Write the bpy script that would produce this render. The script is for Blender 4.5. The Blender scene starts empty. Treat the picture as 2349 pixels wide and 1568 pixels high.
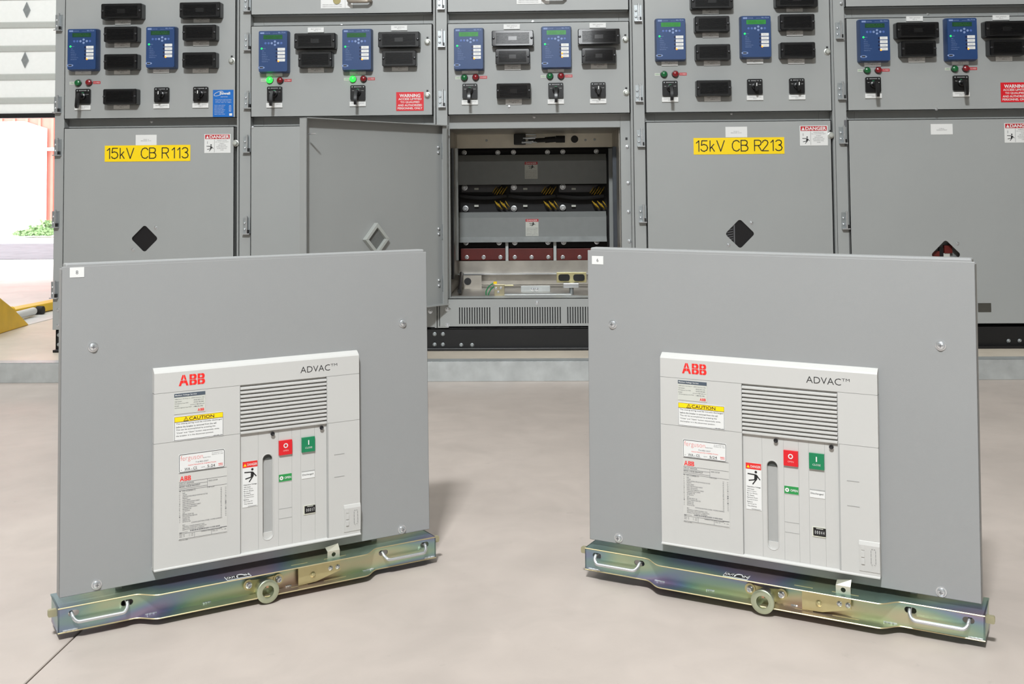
import bpy, math, random
from mathutils import Vector, Matrix
random.seed(4)
SC = bpy.context.scene
COL = SC.collection
PI = math.pi

# ------------------------------------------------------------------ camera
IW, IH = 2349, 1568
FPX, PITCH, ROLL, SHY, CAMH, YAW = 2500., .0463, -.0087, -468.3, .8165, .03
def _basis():
    f = Vector((0, math.cos(PITCH), math.sin(PITCH)))
    u = Vector((0, -math.sin(PITCH), math.cos(PITCH)))
    x = Vector((1, 0, 0))
    c, s = math.cos(ROLL), math.sin(ROLL)
    M = Matrix.Rotation(YAW, 3, 'Z')
    return M @ (c*x + s*u), M @ (-s*x + c*u), M @ f
CX, CU, CF = _basis()
CO = Vector((0, 0, CAMH))
cam_data = bpy.data.cameras.new('camera')
cam = bpy.data.objects.new('camera', cam_data)
COL.objects.link(cam)
m = Matrix.Identity(4)
for i in range(3):
    m[i][0], m[i][1], m[i][2], m[i][3] = CX[i], CU[i], -CF[i], CO[i]
cam.matrix_world = m
cam_data.sensor_fit = 'HORIZONTAL'
cam_data.sensor_width = 36.
cam_data.lens = 36.*FPX/IW
cam_data.shift_y = SHY/IW
cam_data.clip_start = .05
cam_data.clip_end = 200
cam_data.dof.use_dof = True
cam_data.dof.focus_distance = 2.35
cam_data.dof.aperture_fstop = 32
SC.camera = cam

# ------------------------------------------------------------------ world, light, exposure
SC.view_settings.view_transform = 'Standard'
SC.view_settings.look = 'None'
SC.view_settings.gamma = 1
SC.view_settings.use_curve_mapping = False
SC.view_settings.exposure = 0.0
SC.cycles.max_bounces = 8
SC.cycles.diffuse_bounces = 5
SC.cycles.sample_clamp_indirect = 6
w = bpy.data.worlds.new('world')
SC.world = w
w.use_nodes = True
w.node_tree.nodes['Background'].inputs[0].default_value = (.92, .96, 1, 1)
w.node_tree.nodes['Background'].inputs[1].default_value = 8

def area(name, loc, target, sx, sy, power, color=(1, 1, 1)):
    l = bpy.data.lights.new(name, 'AREA')
    l.shape = 'RECTANGLE'; l.size = sx; l.size_y = sy; l.energy = power; l.color = color
    o = bpy.data.objects.new(name, l); COL.objects.link(o)
    o.location = loc
    o.rotation_euler = (Vector(target)-Vector(loc)).to_track_quat('-Z', 'Y').to_euler()
    return o
area('high_bay_lamp', (-.45, -1.1, 4.35), (-.35, 3.6, .9), .5, .35, 375, (.95, .985, 1))
area('ceiling_strip_lamp', (-2.4, 2.6, 5.2), (-2.4, 2.6, 0), 1.2, 4.5, 50, (.93, .98, 1))
area('ceiling_strip_lamp', (1.4, 2.0, 5.2), (1.4, 2.0, 0), 1.2, 3.5, 18, (.93, .98, 1))
area('ceiling_strip_lamp', (-1.2, -1.6, 5.2), (-1.2, -1.6, 0), 4.0, 1.2, 50, (.93, .98, 1))
area('rear_reflection_light', (.0, -4.9, 2.95), (.0, 0, 2.6), 1.3, .5, 26, (.95, .98, 1))  # added unseen source behind the camera, for cover reflections and frontal fill
area('ceiling_strip_lamp', (-5.0, 7.2, 5.2), (-5.0, 7.6, 0), 2.5, 3, 150, (.95, .98, 1))

# ------------------------------------------------------------------ pixel -> point helpers (used to read sizes and places off the photo)
def ray(px, py):
    return CF + CX*((px-IW/2)/FPX) - CU*((py-IH/2-SHY)/FPX)
def on_y(px, py, Y):
    r = ray(px, py); t = Y/r.y
    p = CO + r*t
    return p.x, p.z
def on_z(px, py, z):
    r = ray(px, py); t = (z-CAMH)/r.z
    p = CO + r*t
    return p.x, p.y

# ------------------------------------------------------------------ materials
MATS = {}
def lin(c):
    return tuple(((v/255.)/12.92 if v/255. <= .04045 else ((v/255.+.055)/1.055)**2.4) for v in c)
def mat(name, rgb, rough=.5, metal=0., emit=None, estr=0, noise=0., nscale=30., bump=0., bscale=200., spec=.5, trans=0, coat=0, alpha=1):
    if name in MATS: return MATS[name]
    M = bpy.data.materials.new(name); M.use_nodes = True
    nt = M.node_tree; b = nt.nodes['Principled BSDF']
    c = lin(rgb)
    b.inputs['Base Color'].default_value = (*c, 1)
    b.inputs['Roughness'].default_value = rough
    b.inputs['Metallic'].default_value = metal
    b.inputs['Specular IOR Level'].default_value = spec
    b.inputs['Coat Weight'].default_value = coat
    b.inputs['Transmission Weight'].default_value = trans
    b.inputs['Alpha'].default_value = alpha
    if emit:
        b.inputs['Emission Color'].default_value = (*lin(emit), 1)
        b.inputs['Emission Strength'].default_value = estr
    tc = nt.nodes.new('ShaderNodeTexCoord')
    if noise:
        n = nt.nodes.new('ShaderNodeTexNoise'); n.inputs['Scale'].default_value = nscale; n.inputs['Detail'].default_value = 5
        nt.links.new(tc.outputs['Object'], n.inputs['Vector'])
        r = nt.nodes.new('ShaderNodeMapRange'); r.inputs[1].default_value = .3; r.inputs[2].default_value = .7
        r.inputs[3].default_value = 1-noise; r.inputs[4].default_value = 1+noise
        nt.links.new(n.outputs[0], r.inputs[0])
        v = nt.nodes.new('ShaderNodeVectorMath'); v.operation = 'SCALE'; v.inputs[0].default_value = c
        nt.links.new(r.outputs[0], v.inputs['Scale']); nt.links.new(v.outputs[0], b.inputs['Base Color'])
    if bump:
        n = nt.nodes.new('ShaderNodeTexNoise'); n.inputs['Scale'].default_value = bscale; n.inputs['Detail'].default_value = 2
        nt.links.new(tc.outputs['Object'], n.inputs['Vector'])
        bp = nt.nodes.new('ShaderNodeBump'); bp.inputs['Strength'].default_value = bump; bp.inputs['Distance'].default_value = .001
        nt.links.new(n.outputs[0], bp.inputs['Height']); nt.links.new(bp.outputs[0], b.inputs['Normal'])
    MATS[name] = M
    return M

PAINT = mat('cabinet_paint', (152, 154, 153), .42, noise=.02, nscale=3, bump=.12, bscale=500)
PAINT2 = mat('breaker_paint', (144, 145, 145), .45, noise=.015, nscale=4, bump=.1, bscale=600)
WHITEPL = mat('white_plastic', (188, 187, 184), .5, noise=.01, nscale=5, bump=.08, bscale=900)
GROOVE = mat('grey_groove', (160, 160, 158), .7, noise=.02)
LABELW = mat('label_white', (216, 216, 214), .45, noise=.01)
LABELG = mat('label_pale_grey', (194, 195, 187), .4, noise=.01)
PLATEG = mat('nameplate_film', (193, 192, 188), .4, noise=.01)
INK = mat('black_ink', (28, 28, 30), .5, noise=.05)
INKG = mat('grey_ink', (95, 95, 98), .5, noise=.05)
REDINK = mat('red_ink', (228, 40, 36), .45, noise=.03)
REDSIGN = mat('red_sign', (205, 18, 34), .4, noise=.03)
DRED = mat('danger_red', (178, 28, 40), .4, noise=.03)
YEL = mat('yellow_sign', (240, 205, 0), .4, noise=.02)
YEL2 = mat('caution_yellow', (250, 208, 10), .4, noise=.02)
BLUES = mat('blue_sign', (10, 98, 178), .4, noise=.03)
SLATE = mat('slate_band', (74, 84, 96), .5, noise=.02)
RELAYB = mat('relay_blue', (30, 60, 106), .38, noise=.03, bump=.1, bscale=500)
RELAYT = mat('relay_print', (120, 140, 182), .5, noise=.03)
LCD = mat('lcd_green', (28, 62, 44), .25, noise=.15, nscale=160, emit=(40, 120, 50), estr=.05)
LCDT = mat('lcd_characters', (46, 100, 46), .3, emit=(60, 150, 50), estr=.02, noise=.02)
BLK = mat('black_plastic', (13, 13, 15), .32, noise=.1)
BLKG = mat('glossy_black_cover', (14, 13, 15), .1, noise=.1, coat=.4)
BLKP = mat('black_steel', (15, 15, 17), .4, noise=.15, nscale=14)
RUB = mat('black_rubber', (24, 23, 24), .7, noise=.1)
ZINC = mat('bright_zinc', (212, 215, 218), .25, .8, noise=.05, nscale=40)
ZINCD = mat('dull_zinc', (165, 170, 172), .38, .75, noise=.1, nscale=40)
GALV = mat('galvanised_steel', (186, 190, 190), .42, .5, noise=.12, nscale=18, bump=.1, bscale=60)
GALVI = mat('galvanised_liner', (168, 163, 155), .38, .7, noise=.15, nscale=10)
SHUT = mat('shutter_paint', (128, 131, 130), .45, noise=.03)
MAROON = mat('red_insulator', (92, 22, 16), .4, noise=.1)
GOLDZ = mat('gold_zinc', (205, 196, 150), .34, .85, noise=.06, nscale=30)
GOLDE = mat('gold_edge', (214, 200, 158), .35, .8, noise=.05, nscale=30)
GRN = mat('green_button', (10, 120, 78), .3, noise=.03)
GRN2 = mat('green_flag', (38, 138, 70), .4, noise=.03)
REDB = mat('red_button', (206, 24, 34), .3, noise=.03)
LENSG = mat('green_lens', (16, 92, 48), .25, noise=.05)
LENSR = mat('red_lens', (120, 18, 26), .25, noise=.05)
LENSL = mat('lit_green_lens', (30, 220, 60), .3, emit=(40, 255, 60), estr=2.2)
LEDG = mat('green_led', (30, 240, 100), .3, emit=(20, 255, 90), estr=1.5)
LEDO = mat('orange_led', (255, 150, 30), .3, emit=(255, 120, 20), estr=2.4)
LEDX = mat('dark_led', (20, 26, 60), .3, noise=.05)
SLOTG = mat('slot_grey', (54, 58, 57), .5, noise=.03)
WIREY = mat('yellow_wire', (196, 160, 50), .5, noise=.1)
WIREG = mat('green_wire', (40, 130, 80), .5, noise=.1)
EPOXY = mat('epoxy_brown', (110, 60, 45), .4, noise=.05)
COPPER = mat('silvered_copper', (210, 170, 140), .3, 1., noise=.05)
JACK = mat('yellow_enamel', (232, 188, 40), .45, noise=.08, nscale=12)
DOORW = mat('door_white', (236, 237, 234), .5, noise=.015)
DOORG = mat('door_rib_grey', (178, 180, 175), .5, noise=.02)
WALLM = mat('wall_panel', (205, 204, 198), .8, noise=.03, nscale=2)
CEILM = mat('ceiling_white', (222, 222, 218), .8, noise=.02, nscale=2)
REDW = mat('red_cladding', (198, 112, 98), .6, noise=.06, nscale=4)
ASPH = mat('asphalt', (84, 84, 88), .9, noise=.2, nscale=6)
LEAF = mat('leaf_green', (120, 150, 100), .6, noise=.25, nscale=10)
GRASS = mat('grass_green', (96, 140, 62), .8, noise=.2, nscale=10)
MESHG = mat('window_mesh', (104, 106, 104), .6, noise=.12, nscale=220)
WINB = mat('window_dark', (20, 19, 22), .3, noise=.1)

def zinc_rainbow():
    M = bpy.data.materials.new('iridescent_zinc'); M.use_nodes = True
    nt = M.node_tree; b = nt.nodes['Principled BSDF']
    tc = nt.nodes.new('ShaderNodeTexCoord'); mp = nt.nodes.new('ShaderNodeMapping')
    mp.inputs['Scale'].default_value = (2.3, 2.5, 9)
    n = nt.nodes.new('ShaderNodeTexNoise'); n.inputs['Scale'].default_value = 1.5; n.inputs['Detail'].default_value = 1.5
    n.inputs['Distortion'].default_value = .15
    nt.links.new(tc.outputs['Object'], mp.inputs[0]); nt.links.new(mp.outputs[0], n.inputs['Vector'])
    r = nt.nodes.new('ShaderNodeValToRGB')
    cols = [(.30, (190, 178, 150)), (.37, (178, 160, 166)), (.42, (156, 148, 174)), (.46, (140, 156, 178)), (.51, (146, 174, 164)),
            (.57, (178, 192, 160)), (.64, (202, 194, 162)), (.74, (188, 168, 150))]
    e = r.color_ramp.elements
    e[0].position, e[0].color = cols[0][0], (*lin(cols[0][1]), 1)
    e[1].position, e[1].color = cols[-1][0], (*lin(cols[-1][1]), 1)
    for p, c in cols[1:-1]:
        k = e.new(p); k.color = (*lin(c), 1)
    nt.links.new(n.outputs[0], r.inputs[0]); nt.links.new(r.outputs[0], b.inputs['Base Color'])
    b.inputs['Metallic'].default_value = .85; b.inputs['Roughness'].default_value = .33
    n2 = nt.nodes.new('ShaderNodeTexNoise'); n2.inputs['Scale'].default_value = 90
    bp = nt.nodes.new('ShaderNodeBump'); bp.inputs['Strength'].default_value = .08; bp.inputs['Distance'].default_value = .001
    nt.links.new(tc.outputs['Object'], n2.inputs['Vector']); nt.links.new(n2.outputs[0], bp.inputs['Height']); nt.links.new(bp.outputs[0], b.inputs['Normal'])
    return M
RAIN = zinc_rainbow()

def concrete(name, rgb, seed=0.):
    M = bpy.data.materials.new(name); M.use_nodes = True
    nt = M.node_tree; b = nt.nodes['Principled BSDF']
    tc = nt.nodes.new('ShaderNodeTexCoord')
    def noise(s, d, dist=0):
        n = nt.nodes.new('ShaderNodeTexNoise'); n.noise_dimensions = '4D'; n.inputs['W'].default_value = seed+s
        n.inputs['Scale'].default_value = s; n.inputs['Detail'].default_value = d; n.inputs['Distortion'].default_value = dist
        nt.links.new(tc.outputs['Object'], n.inputs['Vector']); return n
    def rng(src, a, bb, c, d):
        r = nt.nodes.new('ShaderNodeMapRange'); r.inputs[1].default_value = a; r.inputs[2].default_value = bb
        r.inputs[3].default_value = c; r.inputs[4].default_value = d; nt.links.new(src, r.inputs[0]); return r.outputs[0]
    def mul(x, y):
        k = nt.nodes.new('ShaderNodeMath'); k.operation = 'MULTIPLY'; nt.links.new(x, k.inputs[0]); nt.links.new(y, k.inputs[1]); return k.outputs[0]
    f = mul(rng(noise(1.4, 6, .6).outputs[0], .3, .7, .87, 1.06), rng(noise(7, 8, 1.2).outputs[0], .3, .7, .93, 1.045))
    f = mul(f, rng(noise(30, 4).outputs[0], .66, .78, 1., .84))
    v = nt.nodes.new('ShaderNodeVectorMath'); v.operation = 'SCALE'; v.inputs[0].default_value = lin(rgb)
    nt.links.new(f, v.inputs['Scale']); nt.links.new(v.outputs[0], b.inputs['Base Color'])
    nt.links.new(rng(noise(3, 5).outputs[0], .3, .7, .42, .62), b.inputs['Roughness'])
    bp = nt.nodes.new('ShaderNodeBump'); bp.inputs['Strength'].default_value = .12; bp.inputs['Distance'].default_value = .002
    nt.links.new(noise(60, 4).outputs[0], bp.inputs['Height']); nt.links.new(bp.outputs[0], b.inputs['Normal'])
    return M
CONC = concrete('floor_concrete', (179, 168, 160))
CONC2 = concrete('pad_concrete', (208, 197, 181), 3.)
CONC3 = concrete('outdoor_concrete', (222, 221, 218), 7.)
GROUT = mat('joint_dark', (92, 78, 66), .9, noise=.1)

# ------------------------------------------------------------------ mesh building
ORG = {}
MESHES = {}
_text = {}
def text_geo(s, bold=0.):
    k = (s, bold)
    if k in _text: return _text[k]
    c = bpy.data.curves.new('txt', 'FONT'); c.body = s; c.size = 1; c.resolution_u = 3; c.offset = bold
    c.fill_mode = 'FRONT'
    o = bpy.data.objects.new('txt', c)
    me = o.to_mesh()
    vs = [(v.co.x, v.co.y) for v in me.vertices]; fs = [tuple(p.vertices) for p in me.polygons]
    o.to_mesh_clear(); bpy.data.objects.remove(o); bpy.data.curves.remove(c)
    _text[k] = (vs, fs)
    return _text[k]

class MB:
    def __init__(s): s.v = []; s.f = []; s.m = []; s.mats = []
    def mi(s, M):
        if M not in s.mats: s.mats.append(M)
        return s.mats.index(M)
    def poly(s, vs, fs, M):
        o = len(s.v); s.v += [tuple(v) for v in vs]; k = s.mi(M)
        for f in fs: s.f.append(tuple(i+o for i in f)); s.m.append(k)
        return s
    def box(s, x0, x1, y0, y1, z0, z1, M):
        if x0 > x1: x0, x1 = x1, x0
        if y0 > y1: y0, y1 = y1, y0
        if z0 > z1: z0, z1 = z1, z0
        vs = [(x, y, z) for x in (x0, x1) for y in (y0, y1) for z in (z0, z1)]
        return s.poly(vs, [(0, 1, 3, 2), (4, 6, 7, 5), (0, 4, 5, 1), (2, 3, 7, 6), (0, 2, 6, 4), (1, 5, 7, 3)], M)
    def prism(s, pts, y0, y1, M, ax='y'):
        # pts = (x,z) outline counter-clockwise seen from -y (front); extruded from y0 (front) to y1 (back)
        if y0 > y1: y0, y1 = y1, y0
        n = len(pts)
        ar = sum(pts[i][0]*pts[(i+1) % n][1]-pts[(i+1) % n][0]*pts[i][1] for i in range(n))
        if ar < 0: pts = pts[::-1]
        def P(a, b, c):
            if ax == 'y': return (a, c, b)
            if ax == 'z': return (a, b, c)      # pts are (x,y), extruded in z
            return (c, a, b)                    # pts are (y,z), extruded in x
        vs = [P(a, b, y0) for a, b in pts]+[P(a, b, y1) for a, b in pts]
        fs = [tuple(range(n)), tuple(range(2*n-1, n-1, -1))]
        fs += [(i, i+n, (i+1) % n+n, (i+1) % n) for i in range(n)]
        if ax != 'y': fs = [f[::-1] for f in fs]
        return s.poly(vs, fs, M)
    def plate_hole(s, x0, x1, z0, z1, hole, y0, y1, M):
        # rectangular plate with one hole (hole = ccw (x,z) list); front at y0
        n = len(hole)
        top = max(range(n), key=lambda i: hole[i][1]); bot = min(range(n), key=lambda i: hole[i][1])
        def arc(a, b):
            r = [a]
            while r[-1] != b: r.append((r[-1]+1) % n)
            return [hole[i] for i in r]
        left = arc(top, bot); right = arc(bot, top)   # ccw: top->left->bottom, bottom->right->top
        xt, xb = hole[top][0], hole[bot][0]
        L = [(xt, z1), (x0, z1), (x0, z0), (xb, z0)]+left[::-1]
        Rr = [(xb, z0), (x1, z0), (x1, z1), (xt, z1)]+right[::-1]
        for y, fl in ((y0, 0), (y1, 1)):
            for P in (L, Rr):
                vs = [(a, y, b) for a, b in P]
                s.poly(vs, [tuple(range(len(P))) if not fl else tuple(range(len(P)-1, -1, -1))], M)
        vs = [(a, y0, b) for a, b in hole]+[(a, y1, b) for a, b in hole]
        s.poly(vs, [(i, (i+1) % n, (i+1) % n+n, i+n) for i in range(n)], M)
        o = [(x0, z0), (x1, z0), (x1, z1), (x0, z1)]
        vs = [(a, y0, b) for a, b in o]+[(a, y1, b) for a, b in o]
        return s.poly(vs, [(i, i+4, (i+1) % 4+4, (i+1) % 4) for i in range(4)], M)
    def lathe(s, c, prof, M, ax='y', n=16, sgn=-1):
        # prof = [(radius, distance along axis)]; sgn -1: distances grow toward -axis (the front)
        vs = []
        for r, h in prof:
            for k in range(n):
                a = 2*PI*k/n; p, q = r*math.cos(a), r*math.sin(a); h2 = h*sgn
                vs.append({'y': (c[0]+p, c[1]+h2, c[2]+q), 'z': (c[0]+p, c[1]+q, c[2]+h2), 'x': (c[0]+h2, c[1]+p, c[2]+q)}[ax])
        fs = []
        for j in range(len(prof)-1):
            for k in range(n):
                fs.append((j*n+k, j*n+(k+1) % n, (j+1)*n+(k+1) % n, (j+1)*n+k))
        fs.append(tuple(range(n-1, -1, -1))); fs.append(tuple((len(prof)-1)*n+k for k in range(n)))
        return s.poly(vs, fs, M)
    def cyl(s, c, r, h, M, ax='y', n=16, sgn=-1): return s.lathe(c, [(r, 0), (r, h)], M, ax, n, sgn)
    def dome(s, c, r, h, M, ax='y', n=14, sgn=-1):
        return s.lathe(c, [(r, 0), (r, h*.25), (r*.88, h*.6), (r*.55, h*.9), (r*.15, h)], M, ax, n, sgn)
    def tube(s, pts, r, M, n=8, closed=False):
        pts = [Vector(p) for p in pts]; N = len(pts); vs = []
        up = None
        for i, p in enumerate(pts):
            a = pts[i-1] if (i > 0 or closed) else p; b = pts[(i+1) % N] if (i < N-1 or closed) else p
            t = (b-a).normalized()
            if up is None: up = t.orthogonal().normalized()
            up = (up-t*up.dot(t)).normalized(); q = t.cross(up)
            for k in range(n):
                an = 2*PI*k/n; vs.append(p+up*(r*math.cos(an))+q*(r*math.sin(an)))
        fs = []
        for i in range(N if closed else N-1):
            j = (i+1) % N
            for k in range(n): fs.append((i*n+k, i*n+(k+1) % n, j*n+(k+1) % n, j*n+k))
        if not closed: fs += [tuple(range(n-1, -1, -1)), tuple((N-1)*n+k for k in range(n))]
        return s.poly(vs, fs, M)
    def flat(s, pts, y, M):
        n = len(pts)
        ar = sum(pts[i][0]*pts[(i+1) % n][1]-pts[(i+1) % n][0]*pts[i][1] for i in range(n))
        if ar < 0: pts = pts[::-1]
        return s.poly([(a, y, b) for a, b in pts], [tuple(range(n))], M)
    def rect(s, x0, x1, z0, z1, y, M): return s.flat([(x0, z0), (x1, z0), (x1, z1), (x0, z1)], y, M)
    def frame(s, x0, x1, z0, z1, t, y, M):
        s.rect(x0, x1, z1-t, z1, y, M); s.rect(x0, x1, z0, z0+t, y, M)
        s.rect(x0, x0+t, z0+t, z1-t, y, M); return s.rect(x1-t, x1, z0+t, z1-t, y, M)
    def text(s, t, x0, x1, z0, z1, y, M, bold=0., keep=False, fn=None):
        # text stretched into the box x0..x1, z0..z1 (z0 = lowest ink)
        vs, fs = text_geo(t, bold)
        if not vs: return s
        a0 = min(v[0] for v in vs); a1 = max(v[0] for v in vs); b0 = min(v[1] for v in vs); b1 = max(v[1] for v in vs)
        sx = (x1-x0)/(a1-a0); sz = (z1-z0)/(b1-b0)
        if keep: sx = sz
        P = [(x0+(v[0]-a0)*sx, y, z0+(v[1]-b0)*sz) for v in vs]
        if fn: P = [fn(*p) for p in P]
        return s.poly(P, [f if _front(vs, f) else f[::-1] for f in fs], M)
    def build(s, name, parent=None, at=None, smooth=False, bevel=0, seg=2, key=None, label=None, rot=None):
        po = ORG.get(parent, Vector((0, 0, 0))) if parent else Vector((0, 0, 0))
        at = Vector(at) if at is not None else po.copy()
        me = MESHES.get(key) if key else None
        if me is None:
            me = bpy.data.meshes.new(name)
            off = Vector((0, 0, 0)) if key else at
            me.from_pydata([tuple(Vector(v)-off) for v in s.v], [], s.f)
            for M in s.mats: me.materials.append(M)
            me.polygons.foreach_set('material_index', s.m)
            if smooth:
                me.shade_smooth() if hasattr(me, 'shade_smooth') else me.polygons.foreach_set('use_smooth', [True]*len(s.f))
                me.set_sharp_from_angle(angle=math.radians(35))
            me.update()
            if key: MESHES[key] = me
        o = bpy.data.objects.new(name, me); COL.objects.link(o)
        if parent: o.parent = parent
        o.location = at-po
        if rot: o.rotation_euler = rot
        ORG[o] = at
        if bevel:
            b = o.modifiers.new('bevel', 'BEVEL'); b.width = bevel; b.segments = seg; b.limit_method = 'ANGLE'; b.angle_limit = math.radians(40)
        if label: o['label'] = label
        return o
def _front(vs, f):
    a = 0
    for i in range(len(f)):
        p, q = vs[f[i]], vs[f[(i+1) % len(f)]]; a += p[0]*q[1]-q[0]*p[1]
    return a > 0

def root(name, loc, label, cat, group=None, matrix=None, org=None):
    o = bpy.data.objects.new(name, None); COL.objects.link(o)
    o.empty_display_size = .1
    if matrix is not None: o.matrix_world = matrix
    else: o.location = loc
    ORG[o] = Vector(org) if org is not None else Vector(loc)
    o['label'] = label; o['category'] = cat
    if group: o['group'] = group
    return o
def struct(o): o['kind'] = 'structure'; return o

def rrect(x0, x1, z0, z1, r, n=5):
    P = []
    for cx, cz, a in ((x1-r, z0+r, -90), (x1-r, z1-r, 0), (x0+r, z1-r, 90), (x0+r, z0+r, 180)):
        for k in range(n+1):
            t = math.radians(a+90*k/n); P.append((cx+r*math.cos(t), cz+r*math.sin(t)))
    return P
def diamond(cx, cz, h, r=.012, n=4):
    P = []
    for k in range(4):
        a = -90+90*k; c = (cx+(h-r*1.414)*math.cos(math.radians(a)), cz+(h-r*1.414)*math.sin(math.radians(a)))
        for j in range(n+1):
            t = math.radians(a-45+90*j/n); P.append((c[0]+r*math.cos(t), c[1]+r*math.sin(t)))
    return P

def abb(mb, x0, x1, z0, z1, y, M):
    w = x1-x0; h = z1-z0
    def F(P, ox, sc): mb.flat([(x0+w*(ox+p[0]*sc), z0+h*p[1]) for p in P], y, M)
    A = [[(.20, .54), (.37, 1), (.485, 1), (.485, .80), (.40, .54)], [(.515, 1), (.63, 1), (.80, .54), (.60, .54), (.515, .80)],
         [(0, 0), (.185, .49), (.485, .49), (.485, .24), (.325, .24), (.235, 0)], [(.515, .49), (.815, .49), (1, 0), (.765, 0), (.675, .24), (.515, .24)]]
    for P in A: F(P, 0, .37)
    B = [[(0, .54), (.42, .54), (.42, .66), (.30, .66), (.30, .84), (.42, .84), (.42, 1), (0, 1)],
         [(.46, .54), (.84, .54), (.92, .62), (.96, .74), (.93, .88), (.85, .96), (.74, 1), (.46, 1), (.46, .84), (.58, .84), (.64, .75), (.58, .66), (.46, .66)],
         [(0, 0), (.42, 0), (.42, .16), (.30, .16), (.30, .36), (.42, .36), (.42, .49), (0, .49)],
         [(.46, 0), (.76, 0), (.90, .05), (1, .18), (1, .32), (.93, .43), (.86, .49), (.46, .49), (.46, .36), (.60, .36), (.66, .26), (.60, .16), (.46, .16)]]
    for P in B: F(P, .405, .285)
    for P in B: F(P, .715, .285)

def figure(mb, x0, x1, z0, z1, y, M):
    # stick person struck by electricity
    w, h = x1-x0, z1-z0
    P = lambda a, b: (x0+w*a, z0+h*b)
    def bar(a, b, t):
        ax, az = P(*a); bx, bz = P(*b); dx, dz = bx-ax, bz-az; L = math.hypot(dx, dz); nx, nz = -dz/L*t/2, dx/L*t/2
        mb.flat([(ax+nx, az+nz), (ax-nx, az-nz), (bx-nx, bz-nz), (bx+nx, bz+nz)], y, M)
    t = w*.085
    c = P(.66, .93); r = w*.10
    mb.flat([(c[0]+r*math.cos(k*PI/5), c[1]+r*math.sin(k*PI/5)) for k in range(10)], y, M)
    bar((.02, .76), (.66, .72), t); bar((.66, .74), (.98, .38), t); bar((.62, .74), (.60, .38), t*1.8); bar((.74, .70), (.70, .40), t*1.4)
    bar((.10, .26), (.62, .36), t); bar((.72, .42), (.40, 0), t)

# ------------------------------------------------------------------ room
YD = 4.9838          # plane of the closed doors
ZP = .0813           # top of the raised pad
YP = 4.66            # front of the raised pad
JX = -.874           # saw cut in the floor
fl = MB()
fl.box(-9, JX-.0015, -5, YP, -.15, 0, CONC).box(JX+.0015, 7, -5, YP, -.15, 0, CONC).box(JX-.0015, JX+.0015, -5, YP, -.15, -.004, GROUT)
struct(fl.build('floor', bevel=.0015, seg=1))
struct(MB().box(-9, 7, YP, 10.9, -.15, ZP, CONC2).build('floor_pad'))
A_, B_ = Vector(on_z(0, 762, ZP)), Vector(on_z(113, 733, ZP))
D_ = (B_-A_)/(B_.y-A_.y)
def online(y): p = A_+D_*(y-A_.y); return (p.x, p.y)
struct(MB().prism([online(4.95), online(10.78), (-9, 10.78), (-9, 4.95)], ZP-.01, ZP+.003, CONC3, ax='z').build('floor_daylight_stand_in'))  # pale slab added on the pad, its tone standing in for daylight
tr = MB().box(-9, 7, YP-.006, YP, 0, ZP+.004, GALV).box(-9, 7, YP-.006, YP+.07, ZP, ZP+.004, GALV)
struct(tr.build('trim_1', bevel=.005, seg=3))
YW = 10.6
dx1 = -3.9
WZ = 5.6
def corr_wall(name, b): return struct(b.build(name))
corr_wall('wall_back', MB().box(dx1, 7, YW, YW+.2, ZP, WZ, WALLM).box(-9, -8.2, YW, YW+.2, ZP, WZ, WALLM).box(-8.2, dx1, YW, YW+.2, 4.2, WZ, WALLM))
corr_wall('wall_right', MB().box(7, 7.2, -5, YW+.2, -.15, WZ, WALLM))
corr_wall('wall_left', MB().box(-9.2, -9, -5, YW+.2, -.15, WZ, WALLM))
corr_wall('wall_front', MB().box(-9.2, 7.2, -5.2, -5, -.15, WZ, WALLM))
corr_wall('ceiling', MB().box(-9.2, 7.2, -5.2, YW+.2, WZ, WZ+.2, CEILM))
# overhead door, half raised
YG = YW-.12
dz0 = on_y(60, 260, YG)[1]
dr = MB().box(-8.3, dx1+.1, YG, YG+.04, dz0, 4.3, DOORW)
def gz(py): return on_y(40, py, YG)[1]
ribs = [231, 177, 112, 58]
pitch = gz(112)-gz(231)
zz = [gz(p) for p in ribs]; zz += [z+pitch*k for k in (1, 2, 3, 4, 5) for z in zz[2:4]] 
for z in zz:
    if z < 4.2: dr.prism([(YG-.012, z-.022), (YG-.012, z+.022), (YG+.001, z+.034), (YG+.001, z-.034)], -8.3, dx1+.1, DOORG, ax='x')
door = struct(dr.build('door_1', bevel=0))
MB().box(-8.3, dx1+.1, YG-.01, YG+.05, dz0-.045, dz0, BLKP).build('door_seal', door)
for px, py in ((57, 138), (61, 23)):
    x, z = on_y(px, py, YG-.01)
    for k in range(-3, 4):
        MB().prism([(x-.036+k*.9, z), (x+k*.9, z-.075), (x+.036+k*.9, z), (x+k*.9, z+.08)], YG-.012, YG, ZINCD).build('hinge_plate', door, at=(x+k*.9, YG, z))
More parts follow.
